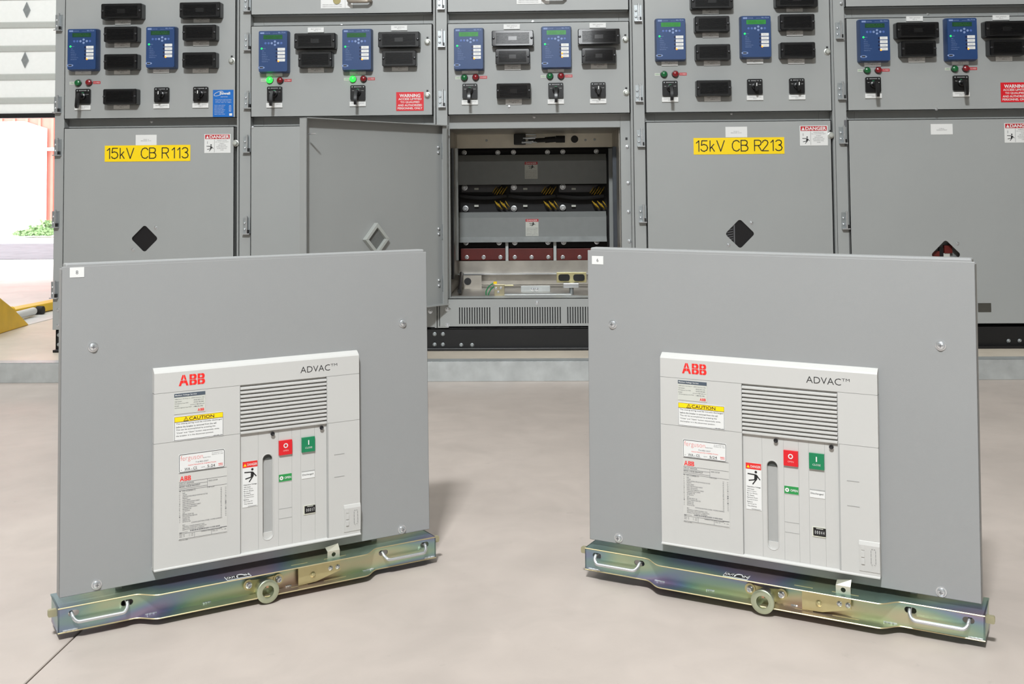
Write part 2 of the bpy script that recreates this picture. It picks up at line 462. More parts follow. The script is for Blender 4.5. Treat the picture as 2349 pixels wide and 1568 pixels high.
# outdoors
struct(MB().box(-40, 12, YW+.2, 40, -.2, ZP-.01, CONC3).build('outdoor_pavement'))
yA, yB = on_z(50, 600, ZP)[1], on_z(50, 551, ZP)[1]
struct(MB().box(-40, 12, 12.0, 15.6, ZP-.02, ZP-.004, ASPH).build('road'))
struct(MB().box(-40, 12, 15.6, 15.95, ZP-.02, ZP+.05, CONC3).build('kerb'))
bY = 19.0
bx = on_y(109, 400, bY)[0]
b = MB().box(-24, -3, bY, bY+6, -.1, 7, REDW)
for k in range(90):
    x = -23.9+k*.23
    b.box(x, x+.05, bY-.03, bY, -.1, 7, REDW)
bld = b.build('metal_building')
bld['label'] = 'red ribbed metal building across the road seen under the raised door'; bld['category'] = 'building'
tz = on_y(40, 279, bY)[1]; tz2 = on_y(108, 295, bY)[1]; x2 = on_y(60, 280, bY)[0]
MB().prism([(-22, 0), (bx, 0), (bx, tz2), (x2, tz), (-22, tz)], bY-.1, bY-.03, mat('bleached_door', (240, 240, 240), .6, noise=.02)).build('loading_door', bld, at=(bx, bY, 0))
MB().box(bx+.02, bx+.6, bY-.12, bY, on_y(113, 346, bY)[1], on_y(113, 339, bY)[1], DOORW).build('wall_bracket', bld, at=(bx, bY, 0))
sh = MB()
sx0 = on_y(46, 540, 17.9)[0]; sx1 = on_y(150, 540, 17.9)[0]; sz0 = ZP
for k in range(1500):
    t = random.random(); x = sx0+(sx1-sx0)*t
    hh = (.05+.24*min(1, t*1.3))*(.7+.3*math.sin(t*23))
    z = sz0+random.random()*hh; y = 17.9+random.uniform(-.25, .25)
    a = random.uniform(0, 2*PI); q = random.uniform(.02, .045); e = random.uniform(-.6, .6)
    u = Vector((math.cos(a), math.sin(a)*.5, e)).normalized()*q; v_ = Vector((-.3*math.sin(a), random.uniform(-.5, .5), 1)).normalized()*q*.6
    p = Vector((x, y, z+.03))
    sh.poly([p-u, p-v_, p+u, p+v_], [(0, 1, 2, 3)], LEAF)
shr = sh.build('shrub', at=((sx0+sx1)/2, 17.9, sz0))
shr['label'] = 'low green shrub growing at the foot of the red building outside'; shr['category'] = 'shrub'

# ------------------------------------------------------------------ yellow lift at the far left
jr = root('lift_truck', (*on_z(20, 745, ZP), ZP), 'yellow enamelled lift truck standing behind the switchgear by the open door', 'lift truck')
p0 = Vector((*on_z(18, 732, ZP), 0)); p1 = Vector((*on_z(150, 704, ZP), 0))
d = (p1-p0).normalized(); n = Vector((d.y, -d.x, 0))
if n.y > 0: n = -n
def bar(mb, a, c, n, t, z0, z1, M):
    vs = [a+n*t, c+n*t, c-n*t, a-n*t]
    mb.poly([(v.x, v.y, z) for z in (z0, z1) for v in vs], [(3, 2, 1, 0), (4, 5, 6, 7), (0, 1, 5, 4), (1, 2, 6, 5), (2, 3, 7, 6), (3, 0, 4, 7)], M)
mb = MB(); bar(mb, p0-d*.9, p1+d*.1, n, .05, ZP+.008, ZP+.058, JACK); mb.build('leg', jr, bevel=.006)
mb = MB(); q0 = Vector(on_z(30, 725, ZP+.035)); q1 = Vector(on_z(77, 713, ZP+.035))
mb.tube([(q0.x, q0.y, ZP+.035), (q1.x, q1.y, ZP+.035)], .022, LABELW, 14); mb.build('roller', jr, at=(q0.x, q0.y, ZP), smooth=True)
q = Vector(on_z(88, 714, ZP+.02)); mb = MB().cyl((q.x-.03, q.y, ZP+.026), .026, .06, RUB, ax='x', n=18, sgn=1); mb.build('caster_wheel', jr, at=(q.x, q.y, ZP), smooth=True)
a0 = Vector((*on_z(55, 745, ZP), 0)); a1 = Vector((*on_z(0, 762, ZP), 0)); dd = (a1-a0).normalized(); nn = Vector((dd.y, -dd.x, 0)).normalized()
mb = MB()
prof = [(0, .0), (1.6, .0), (1.6, .24), (1.0, .157), (.67, .112)]
L = (a1-a0).length
for sgn, M in ((1, JACK),):
    vs = []
    for off in (-.03, .03):
        for t, z in prof:
            p = a0+dd*(t*L)+nn*off; vs.append((p.x, p.y, ZP+z))
    k = len(prof)
    mb.poly(vs, [tuple(range(k)), tuple(range(2*k-1, k-1, -1))]+[(i, i+k, (i+1) % k+k, (i+1) % k) for i in range(k)], M)
mb.build('mast_bracket', jr, bevel=.006)
c = a0+dd*(L*1.0); MB().cyl((c.x, c.y-.06, ZP+.05), .028, .02, RUB).build('pivot_bolt', jr, smooth=True)
c = a0+dd*(L*.42); MB().dome((c.x, c.y-.03, ZP+.10), .02, .02, JACK).build('boss', jr, smooth=True)

# ------------------------------------------------------------------ switchgear
YF = YD+.060         # recessed rails
YPO = YD+.010        # posts carrying the hinges
ZB = .183            # underside of cabinets
TOP = 2.35
SX = [-2.279, -1.412, -.499, .406, 1.321, 2.24]
DEP = 1.4
Z_LO, Z_UP0, Z_UP1, Z_TOP0 = 1.113, 1.154, 1.578, 1.628

def zinc_screw(parent, x, y, z, r=.006, name='screw', M=None):
    mb = MB(); M = M or ZINC
    mb.lathe((0, 0, 0), [(r*1.5, 0), (r*1.5, .0012), (r, .0015), (r, r*.55), (r*.75, r*.9), (r*.3, r*1.0)], M, n=14)
    return mb.build(name, parent, at=(x, y, z), smooth=True, key='screw%.4f%s' % (r, M.name))

def hinge(parent, px, py):
    x, z = on_y(px, py, YPO-.012)
    mb = MB()
    mb.box(-.018, .016, -.004, 0, -.038, .038, ZINCD)
    mb.box(.000, .005, -.022, -.004, -.034, .034, ZINC)
    mb.box(-.018, .016, -.024, -.004, -.039, -.034, ZINC)
    mb.box(.005, .013, -.020, -.004, -.034, -.018, BLKP)
    for k in (-.016, .012): mb.dome((-.010, -.004, k), .0055, .006, ZINC)
    mb.cyl((.0025, -.014, -.034), .005, .078, ZINC, ax='z', n=10, sgn=1)
    return mb.build('hinge', parent, at=(x, YPO, z), smooth=True, key='hinge')

def latch(parent, px, py, y=YD):
    x, z = on_y(px, py, y-.012)
    mb = MB()
    mb.lathe((0, 0, 0), [(.015, 0), (.015, .003), (.0115, .004), (.0105, .013), (.008, .017), (.002, .0175)], mat('latch_metal', (190, 192, 186), .35, .5, noise=.03), n=18)
    mb.rect(-.0045, .0045, .013, .025, -.0006, INK)
    return mb.build('door_latch', parent, at=(x, y, z), smooth=True, key='latch')

def tagplate(parent, px, py, y, w=.0745, h=.0225, lines=('TEST', ), name='name_tag', tilt=0):
    x, z = on_y(px, py, y)
    mb = MB(); mb.box(-w/2, w/2, -.006, 0, -h/2, h/2, LABELW)
    n = len(lines); k = h/(n+1.2)
    for i, t in enumerate(lines):
        ww = min(w*.8, len(t)*k*.62)
        zc = h/2-(i+1.1)*k
        mb.text(t, -ww/2, ww/2, zc-k*.33, zc+k*.33, -.0063, INKG)
    return mb.build(name, parent, at=(x, y, z), key='tag%s%.3f%.3f' % (''.join(lines), w, h))

def relay(parent, x0, y0, x1, y1, lit=(3,), lcd=0):
    w, h, dp = .133, .189, .046
    yf = YD-dp
    pxc = (x0+x1)/2
    if pxc < 1174: X = on_y(x0, (y0+y1)/2, yf)[0]+w/2
    else: X = on_y(x1, (y0+y1)/2, yf)[0]-w/2
    Z = on_y(pxc, y0+2, yf)[1]-h/2
    mb = MB()
    a = rrect(-w/2, w/2, -h/2, h/2, .006, 3); bk = rrect(-w/2-.003, w/2+.003, -h/2-.003, h/2+.003, .007, 3)
    n = len(a); rings = [[(p[0], 0, p[1]) for p in bk], [(p[0], -dp*.35, p[1]) for p in bk], [(p[0], -dp*.9, p[1]) for p in a], [(p[0]*.985, -dp, p[1]*.985) for p in a]]
    mb.poly([v for r in rings for v in r], [(j*n+i, j*n+(i+1) % n, (j+1)*n+(i+1) % n, (j+1)*n+i) for j in range(3) for i in range(n)]+[tuple(3*n+i for i in range(n))], RELAYB)
    y = -dp-.0004
    mb.rect(-w*.44, -w*.30, h*.425, h*.465, y, RELAYT)
    mb.text('SCHWEITZER', -w*.28, -w*.10, h*.43, h*.455, y, RELAYT)
    mb.text('SEL-751A', w*.18, w*.44, h*.435, h*.468, y, RELAYT, .02); mb.text('FEEDER PROTECTION RELAY', -.0*w, w*.16, h*.43, h*.445, y, RELAYT)
    for i, t in enumerate(('ENABLED', 'TRIP', 'INST OC', 'PHASE OC', 'GND/NEUT OC', 'NEG SEQ OC', 'OVER/UNDER FREQ', 'BREAKER FAIL')):
        zc = h*(.05-i*.043) if i else h*.068
        mb.text(t, -w*.38, -w*(.38-.018*len(t)), zc-.0016, zc+.0016, y, RELAYT)
    mb.flat([(-w*.40+.016*math.cos(t*PI/6), -h*.395+.006*math.sin(t*PI/6)) for t in range(12)], y, RELAYT)
    mb.rect(-w*.40-.008, -w*.40+.008, -h*.395-.003, -h*.395+.003, y-.0003, INK)
    o = mb.build('protective_relay', parent, at=(X, YD, Z), smooth=False, key='relay')
    A, B = ((LCD, LCDT), (mat('lcd_mid', (36, 92, 50), .25, noise=.1, nscale=160), mat('lcd_mid_text', (30, 70, 40), .3, noise=.02)),
            (mat('lcd_bright', (52, 132, 60), .25, emit=(50, 160, 60), estr=.06, noise=.1, nscale=160), mat('lcd_bright_text', (34, 90, 46), .3, noise=.02)))[lcd]
    sc = MB().rect(-w*.33, w*.33, h*.295, h*.40, y, A)
    for q in range(2): sc.text(('FEEDER  4.16 A', 'BREAKER OPEN')[q], -w*.27, w*.25, h*(.355-.038*q), h*(.378-.038*q), y-.0003, B)
    sc.build('display', o, at=(X, YD, Z), key='relaylcd%d' % lcd)
    kp = MB()
    for i, (kx, kz) in enumerate(((-.26, .195), (-.15, .195), (-.04, .195), (.07, .235), (.07, .155), (.18, .195), (.29, .195))):
        kp.lathe((kx*w, y+.0006, kz*h), [(.0052, 0), (.0052, .001), (.003, .0012)], RELAYT if i in (2, 3, 4, 5) else mat('relay_key', (70, 98, 160), .4, noise=.03), n=12)
    kp.build('keypad', o, at=(X, YD, Z), key='relaykp')
    lb = MB()
    for i in range(4):
        zc = h*(.045-.087*i)
        lb.rect(w*.16, w*.42, zc-h*.034, zc+h*.034, y, LABELW)
        lb.cyl((w*.13, y, zc), .0042, .0015, LEDX, n=12)
        lb.text(('AUX %d', 'LOCK', 'CLOSE', 'TRIP')[i].replace('%d', '1'), w*.22, w*.36, zc-.0012, zc+.0012, y-.0003, INKG)
    lb.build('pushbutton_labels', o, at=(X, YD, Z), key='relaylb')
    MB().dome((-w*.39, y, h*.068), .0042, .002, LEDG).build('status_light', o, at=(X, YD, Z), key='relayled')
    for i in lit:
        zc = h*(.045-.087*i)-h*.028
        MB().dome((w*.19, y, zc), .0038, .002, LEDO).build('pushbutton_light', o, at=(X, YD, Z), key='relayo%d' % i)
    return X, Z

def test_switch(parent, x0, y0, x1, y1, big=False, shiny=False):
    w, h, dp = (.190 if big else .156), .071, .050
    yf = YD-dp; pxc = (x0+x1)/2
    if pxc < 1174: X = on_y(x0, (y0+y1)/2, yf)[0]+w/2
    else: X = on_y(x1, (y0+y1)/2, yf)[0]-w/2
    Z = on_y(pxc, y0+1.5, yf)[1]-h/2
    M = BLKG if shiny else BLK
    mb = MB()
    a = rrect(-w/2, w/2, -h/2, h/2, .006, 3); n = len(a)
    rings = [[(p[0]*1.01, 0, p[1]*1.03) for p in a], [(p[0], -dp*.9, p[1]) for p in a], [(p[0]*.97, -dp, p[1]*.94) for p in a]]
    mb.poly([v for r in rings for v in r], [(j*n+i, j*n+(i+1) % n, (j+1)*n+(i+1) % n, (j+1)*n+i) for j in range(2) for i in range(n)]+[tuple(2*n+i for i in range(n))], M)
    k = 9
    for i in range(k):
        z = -h*.33+h*.66*i/(k-1)
        hw = w*.40
        if abs(z) < h*.13 and (big or shiny):
            segs = ((-hw, -w*.10), (w*.10, hw))
        else: segs = ((-hw, hw),)
        for s0, s1 in segs:
            mb.prism([(-dp-.0032, z-.0008), (-dp-.0032, z+.0008), (-dp+.0005, z+.0026), (-dp+.0005, z-.0026)], s0, s1, M, ax='x')
    o = mb.build('test_switch', parent, at=(X, YD, Z), key='ts%d%d' % (big, shiny))
    for s in (-1, 1):
        sc = MB().lathe((0, 0, 0), [(.0055, 0), (.0055, .005), (.004, .007), (.002, .0075)], mat('thumb_screw', (60, 60, 62), .3, .5, noise=.03), n=12)
        sc.build('thumb_screw', o, at=(X+s*w*.455, YD-dp, Z), smooth=True, key='tss')
    return X, Z

def control_switch(parent, px, py, lever=True, ang=0.):
    X, Z = on_y(px, py, YD-.008)
    mb = MB(); s = .0345
    a = rrect(-s, s, -s, s, .006, 4); mb.prism(a, -.012, 0, BLK)
    for cx in (-.026, .026): mb.dome((cx, -.012, .026), .0035, .002, ZINCD)
    mb.rect(-.018, .018, .0245, .0285, -.0125, INKG); mb.text('BREAKER', -.017, .017, .0255, .0278, -.0128, LABELW)
    mb.text('TRIP', -.027, -.017, .008, .0105, -.0125, LABELW); mb.text('CLOSE', .016, .027, .008, .0105, -.0125, LABELW)
    if lever: mb.rect(-.005, .005, .012, .018, -.0125, LENSL if False else mat('green_flag_dull', (30, 130, 80), .4, noise=.03))
    o = mb.build('control_switch', parent, at=(X, YD, Z), key='cs%d' % lever)
    hd = MB()
    hd.lathe((0, -.012, 0), [(.016, 0), (.015, .012), (.010, .014), (.009, .04)], BLK, n=16)
    if lever:
        # pistol grip hanging down
        P = [(-.048, .012), (-.060, .010), (-.078, -.012), (-.084, -.050), (-.080, -.060), (-.070, -.060), (-.064, -.050), (-.060, -.014), (-.048, -.010)]
        hd.prism(P, -.0065, .0065, BLK, ax='x')
        hd.flat([(-.003, .008), (.002, .012), (.004, .002), (.001, -.006)], -.0175, LABELW)
    else:
        a = [(.013*math.cos(t*PI/8)*.62, .024*math.sin(t*PI/8)) for t in range(16)]
        hd.prism(a, -.055, -.03, BLK)
        hd.flat([(-.002, .012), (.002, .014), (.002, .0), (-.002, -.002)], -.0555, LABELW)
    hd.build('handle', o, at=(X, YD, Z), smooth=True, key='csh%d' % lever)
    return X, Z

def lamp(parent, px, py, kind):
    X, Z = on_y(px, py, YD-.01)
    M = {'g': LENSG, 'r': LENSR, 'G': LENSL}[kind]
    mb = MB().lathe((0, 0, 0), [(.0165, 0), (.0165, .004), (.014, .005)], BLK, n=18)
    o = mb.build('indicator_light', parent, at=(X, YD, Z), smooth=True, key='lampbase')
    le = MB().lathe((0, -.004, 0), [(.0145, 0), (.0145, .008), (.012, .014), (.006, .017), (.001, .0175)], M, n=18)
    le.build('lens', o, at=(X, YD, Z), smooth=True, key='lens'+kind)
    tg = MB()
    if kind == 'r': tg.box(.018, .052, -.001, 0, -.0062, .0062, DRED).text('CLOSED', .021, .049, -.003, .003, -.0013, LABELW)
    else: tg.box(-.042, -.018, -.001, 0, -.0062, .0062, LABELG).text('OPEN', -.040, -.020, -.003, .003, -.0013, GRN2)
    tg.build('light_tag', o, at=(X, YD, Z), key='lt'+('r' if kind == 'r' else 'g'))

def sign_box(px0, px1, py0, py1, y):
    a = on_y((px0+px1)/2, py0, y); b = on_y((px0+px1)/2, py1, y); l = on_y(px0, (py0+py1)/2, y)[0]; r = on_y(px1, (py0+py1)/2, y)[0]
    return l, r, b[1], a[1]
STROKES = {
 '1': [[(.02, .78), (.30, 1), (.30, 0)]],
 '5': [[(.58, 1), (.1, 1), (.05, .57), (.28, .66), (.52, .57), (.62, .34), (.53, .11), (.3, 0), (.09, .06), (0, .2)]],
 'k': [[(.03, 1), (.03, 0)], [(.50, .66), (.04, .26)], [(.2, .42), (.56, 0)]],
 'V': [[(0, 1), (.33, 0), (.66, 1)]],
 'C': [[(.66, .82), (.52, .97), (.34, 1), (.13, .91), (0, .66), (0, .34), (.13, .09), (.34, 0), (.52, .03), (.66, .18)]],
 'B': [[(0, 0), (0, 1), (.40, 1), (.55, .92), (.58, .76), (.52, .60), (.38, .54), (0, .54)], [(.38, .54), (.56, .46), (.64, .28), (.58, .10), (.42, 0), (0, 0)]],
 'R': [[(0, 0), (0, 1), (.40, 1), (.56, .92), (.60, .74), (.54, .58), (.40, .50), (0, .50)], [(.34, .50), (.62, 0)]],
 '3': [[(.02, .86), (.16, .98), (.35, 1), (.52, .92), (.57, .76), (.50, .60), (.30, .54)], [(.30, .54), (.52, .46), (.61, .28), (.53, .08), (.32, 0), (.12, .03), (0, .16)]],
 '2': [[(.02, .78), (.1, .94), (.3, 1), (.5, .94), (.58, .76), (.50, .56), (0, 0), (.62, 0)]]}
def stroke_glyph(mb, ch, x0, x1, z0, z1, t, y, M):
    S = STROKES[ch]; W = max(p[0] for q in S for p in q)
    for q in S:
        P = [(x0+(x1-x0)*p[0]/W, z0+(z1-z0)*p[1]) for p in q]
        for (ax, az), (bx_, bz) in zip(P, P[1:]):
            dx, dz = bx_-ax, bz-az; L = math.hypot(dx, dz); ux, uz = dx/L*t/2, dz/L*t/2
            ax2, az2, bx2, bz2 = ax-ux*.6, az-uz*.6, bx_+ux*.6, bz+uz*.6
            mb.flat([(ax2-uz, az2+ux), (ax2+uz, az2-ux), (bx2+uz, bz2-ux), (bx2-uz, bz2+ux)], y, M)
def sign_yellow(parent, x0, x1, y0, y1, s):
    l, r, b, t = sign_box(x0, x1, y0, y1, YD)
    mb = MB().box(l, r, YD-.0015, YD, b, t, YEL)
    h = t-b; w = r-l; y = YD-.0019
    G = [(.027, .058), (.080, .155), (.179, .229), (.257, .340), (.428, .506), (.524, .600), (.672, .748), (.785, .815) if s[-3] == '1' else (.757, .825), (.850, .878), (.904, .975)]
    for ch, (a, c) in zip(s.replace(' ', ''), G): stroke_glyph(mb, ch, l+w*a, l+w*c, b+h*.19, b+h*.83, h*.06, y, INK)
    mb.build('breaker_nameplate', parent, at=((l+r)/2, YD, b))
def sign_warning(parent, x0, x1, y0, y1):
    l, r, b, t = sign_box(x0, x1, y0, y1, YD)
    mb = MB().box(l, r, YD-.0015, YD, b, t, REDSIGN); w, h = r-l, t-b; y = YD-.0019
    rows = (('WARNING', .12, .88, .72, .90, .03), ('ACCESS LIMITED', .08, .92, .57, .68, .02), ('TO QUALIFIED', .15, .85, .40, .51, .02),
            ('AND AUTHORIZED', .06, .94, .24, .35, .02), ('PERSONNEL ONLY', .05, .95, .08, .19, .02))
    for tx, a, c, z0, z1, bo in rows: mb.text(tx, l+w*a, l+w*c, b+h*z0, b+h*z1, y, LABELW, bo)
    mb.build('warning_sign', parent, at=((l+r)/2, YD, b))
def sign_danger(parent, x0, x1, y0, y1):
    l, r, b, t = sign_box(x0, x1, y0, y1, YD)
    mb = MB().box(l, r, YD-.0015, YD, b, t, LABELW); w, h = r-l, t-b; y = YD-.0018
    mb.rect(l+w*.03, r-w*.03, t-h*.26, t-h*.03, y, DRED)
    mb.flat([(l+w*.06, t-h*.23), (l+w*.18, t-h*.23), (l+w*.12, t-h*.06)], y-.0004, LABELW)
    mb.text('DANGER', l+w*.20, l+w*.95, t-h*.23, t-h*.06, y-.0004, LABELW, .03)
    mb.rect(l+w*.38, l+w*.39, b+h*.04, t-h*.28, y, INKG)
    figure(mb, l+w*.08, l+w*.35, b+h*.10, b+h*.45, y, INK)
    mb.rect(l+w*.11, l+w*.125, b+h*.48, b+h*.62, y, INKG)
    for i, tx in enumerate(('HAZARDOUS VOLTAGE', 'WILL CAUSE SEVERE INJURY', 'OR DEATH', 'TURN OFF POWER', 'BEFORE OPENING DOOR', 'OR REMOVING PANEL', 'COVERS')):
        zc = t-h*(.33+.085*i); ww = len(tx)/24*w*.52
        mb.text(tx, l+w*.67-ww/2, l+w*.67+ww/2, zc-h*.03, zc+h*.02, y, INKG)
    mb.build('danger_sign', parent, at=((l+r)/2, YD, b))

CAB = []
labels = [
    'grey switchgear cabinet at the left end, with yellow nameplate 15kV CB R113',
    'grey switchgear cabinet with two lit green lamps and red warning sign',
    'grey switchgear cabinet with its lower door swung open, cell empty',
    'grey switchgear cabinet with yellow nameplate 15kV CB R213',
    'grey switchgear cabinet at the right end, cut by the edge of the photo',
]
def door_tray(name, parent, x0, x1, z0, z1, hole=None, y=YD):
    mb = MB()
    if hole: mb.plate_hole(x0, x1, z0, z1, hole, y, y+.003, PAINT); 
    else: mb.box(x0, x1, y, y+.003, z0, z1, PAINT)
    mb.box(x0, x0+.003, y, YF-.001, z0, z1, PAINT).box(x1-.003, x1, y, YF-.001, z0, z1, PAINT)
    mb.box(x0, x1, y, YF-.001, z0, z0+.003, PAINT).box(x0, x1, y, YF-.001, z1-.003, z1, PAINT)
    return mb.build(name, parent, at=((x0+x1)/2, y, z0))

DL = [SX[i]+(.050 if i == 0 else .056) for i in range(5)]
DR = [SX[i+1]-.014 for i in range(5)]
OX0, OX1, OZ0, OZ1 = -.441, .350, .318, 1.094
for i in range(5):
    x0, x1 = SX[i]+.0015, SX[i+1]-.0015
    r = root('switchgear_cabinet', ((x0+x1)/2, YF, ZB), labels[i], 'electrical cabinet', 'switchgear lineup')
    CAB.append(r)
    mb = MB()
    mb.box(x0, x0+.004, YF, YF+DEP, ZB, TOP, PAINT).box(x1-.004, x1, YF, YF+DEP, ZB, TOP, PAINT)
    mb.box(x0, x1, YF, YF+DEP, TOP-.004, TOP, PAINT).box(x0, x1, YF+DEP-.004, YF+DEP, ZB, TOP, PAINT)
    mb.box(x0, x1, YF, YF+DEP, ZB, ZB+.004, PAINT)
    zl = .19 if i == 4 else .318
    # front frame: posts and rails
    ox0, ox1 = (OX0, OX1) if i == 2 else (x0+.10, x1-.06)
    pa, pb = DL[i]-.003, DR[i]+.003
    mb.box(x0, pa, YPO, YF+.05, ZB, TOP, PAINT).box(pb, x1, YPO, YF+.05, ZB, TOP, PAINT)
    if ox0 > pa: mb.box(pa, ox0, YF, YF+.05, ZB, TOP, PAINT)
    mb.box(ox1, pb, YF, YF+.05, ZB, TOP, PAINT)
    mb.box(ox0, ox1, YF, YF+.05, ZB, OZ0, PAINT)
    mb.box(ox0, ox1, YF, YF+.05, OZ1, Z_UP0+.05, PAINT).box(ox0, ox1, YF, YF+.05, Z_UP1-.04, Z_TOP0+.05, PAINT)
    mb.box(ox0, ox1, YF, YF+.05, TOP-.1, TOP, PAINT)
    mb.box(x1-.006, x1, YPO-.005, YPO, ZB, TOP, PAINT)
    # mid shelf closing the lower cell
    mb.box(x0, x1, YF+.05, YF+DEP, OZ1+.03, OZ1+.034, PAINT)
    mb.build('enclosure', r, bevel=.0012, seg=1)
    a, b_ = DL[i], DR[i]
    if i in (0, 3):
        up = door_tray('instrument_door', r, a, b_, Z_UP0, 2.3)
    else:
        up = door_tray('instrument_door', r, a, b_, Z_UP0, Z_UP1)
        tp = door_tray('top_door', r, a, b_, Z_TOP0, 2.3)
    r['_d'] = 1
    CAB[i] = (r, up)
for r, up in CAB: del r['_d']

# lower doors with their diamond windows
DW = {0: (331.5, 547, 32), 3: (1697.5, 536, 34), 4: (2170, 584, 34), 1: None}
for i in (0, 1, 3, 4):
    r = CAB[i][0]
    if DW[i]:
        cx, cz = on_y(DW[i][0], DW[i][1], YD); hs = DW[i][2]*YD/FPX
        ho = diamond(cx, cz, hs)
    else:
        cx, cz, hs = (DL[i]+DR[i])/2, .80, .065; ho = diamond(cx, cz, hs)
    zlo = .19 if i == 4 else .322
    low = door_tray('breaker_door', r, DL[i], DR[i]-.006, zlo, Z_LO, ho)
    if i == 4:
        rx = on_y(2259, 705, YD); MB().box(rx[0]-.03, rx[0]+.028, YD-.0015, YD+.001, rx[1]-.02, rx[1]+.02, mat('vent_brown', (62, 60, 54), .7, noise=.1)).build('vent_opening', low, at=(rx[0], YD, rx[1]))
        wn = MB().prism(diamond(cx, cz, hs+.02), YD+.05, YD+.055, SHUT)
        wn.box(cx-.06, cx-.018, YD+.03, YD+.05, cz-.02, cz+.015, MAROON).box(cx+.005, cx+.04, YD+.03, YD+.05, cz+.005, cz+.04, MAROON)
        wn.box(cx-.018, cx+.0, YD+.03, YD+.05, cz-.05, cz+.03, BLK).box(cx+.0, cx+.03, YD+.035, YD+.05, cz-.05, cz+.005, LABELG)
    else:
        wn = MB().prism(diamond(cx, cz, hs+.02), YD+.008, YD+.011, WINB)
        if i == 3:
            wn.box(cx-.027, cx-.022, YD+.006, YD+.008, cz-.045, cz+.045, INKG)
            for k in range(6): wn.prism([(cx-.060+.000, cz-.030+k*.011), (cx-.030, cz-.024+k*.011), (cx-.030, cz-.021+k*.011), (cx-.060, cz-.027+k*.011)], YD+.006, YD+.008, INKG)
    wn.build('viewing_window', low, at=(cx, YD+.01, cz))
    for sx_, sz_ in ((.052, .050), (-.052, -.050)):
        zinc_screw(low, cx+sx_, YD, cz+sz_, .006)
    # louvred plinth
    if i != 4:
        pl = MB().box(DL[i]-.045, DR[i]+.005, YD+.012, YF, ZB+.004, .312, PAINT)
        for k in range(60):
            xx = DL[i]+.06+k*.0118
            if xx < DR[i]-.06: pl.box(xx, xx+.005, YD+.0112, YD+.0125, .203, .283, INKG)
        pl.build('vent_panel', r, at=((DL[i]+DR[i])/2, YF, ZB))

# plinth under the open cell, real slots
r = CAB[2][0]
pl = MB()
vx0, vx1 = SX[2]+.01, SX[3]-.012
vz0, vz1 = .190, .316
y0, y1 = YD+.008, YF
sz0_, sz1_ = on_y(1200, 742, y0)[1], on_y(1200, 704, y0)[1]
pl.box(vx0, vx1, y0, y0+.003, sz1_, vz1, PAINT).box(vx0, vx1, y0, y0+.003, vz0, sz0_, PAINT)
pl.box(vx0, vx1, y0, y1, vz1-.003, vz1, PAINT).box(vx0, vx0+.003, y0, y1, vz0, vz1, PAINT).box(vx1-.003, vx1, y0, y1, vz0, vz1, PAINT)
sxa = on_y(1053, 720, y0)[0]; pit = 5.75*YD/FPX; sw = .0052
pl.box(vx0, sxa, y0, y0+.003, sz0_, sz1_, PAINT)
gaps = {13, 14, 15, 41, 42}
x = sxa; k = 0
while x < vx1-.06:
    if k in gaps: pl.box(x, x+pit, y0, y0+.003, sz0_, sz1_, PAINT)
    else: pl.box(x+sw, x+pit, y0, y0+.003, sz0_, sz1_, PAINT)
    x += pit; k += 1
pl.box(x, vx1, y0, y0+.003, sz0_, sz1_, PAINT)
pl.box(vx0+.01, vx1-.01, y0+.012, y0+.014, sz0_-.004, sz1_+.004, INK)  # dark sheet behind the slots, standing in for the shade inside
pv = pl.build('vent_panel', r, at=((vx0+vx1)/2, YF, ZB))
for px, py in ((1026, 709), (1026, 745), (1232, 694)):
    x, z = on_y(px, py, y0); zinc_screw(pv, x, y0, z, .0065)
for i, pts in {0: ((134, 711), (134, 746)), 1: ((987, 714),), 2: ((1439, 337), (1441, 420), (1442, 486), (1444, 553))}.items():
    for px, py in pts:
        yy = {0: YPO, 1: YD+.012, 2: YF}[i]; x, z = on_y(px, py, yy)
        zinc_screw(CAB[i][0], x, yy, z, .0065)
x, z = on_y(1941, 300, YPO); x = min(x, DL[4]-.010); MB().prism(rrect(x-.005, x+.005, z-.07, z+.05, .005), YPO-.001, YPO+.001, INKG).build('latch_slot', CAB[4][0], at=(x, YPO, z))
x, z = on_y(1437, 318, YF); MB().box(x-.005, x+.005, YF-.001, YF+.001, z-.006, z+.006, INK).build('latch_slot', CAB[2][0], at=(x, YF, z))

# black base channel under the whole lineup
bc = root('base_channel', (0, YD+.04, ZP), 'long black steel channel under the grey switchgear cabinets', 'steel channel')
by = YD+.02
mb = MB().box(SX[0]+.012, SX[5], by, by+.008, ZP, ZB-.001, BLKP).box(SX[0]+.012, SX[5], by-.03, by, ZP, ZP+.012, BLKP).box(SX[0]+.012, SX[5], by, by+.06, ZB-.009, ZB-.001, BLKP)
mb.box(SX[0]+.012, SX[0]+.020, by, by+DEP, ZP, ZB-.001, BLKP).box(SX[0]+.012, SX[5], by+DEP-.01, by+DEP, ZP, ZB-.001, BLKP)
mb.build('channel', bc, bevel=.002)
for px, py in ((997, 766), (1016, 766), (997, 790), (1016, 790), (1058, 791), (1083, 791), (133, 768), (133, 790), (2313.6, 781.5), (2339, 781)):
    x, z = on_y(px, py, by); x = max(x, SX[0]+.028)
    MB().lathe((0, 0, 0), [(.009, 0), (.009, .0015), (.007, .002), (.007, .006), (.005, .008), (.001, .0085)], ZINCD, n=12).build('bolt', bc, at=(x, by, z), smooth=True, key='basebolt')

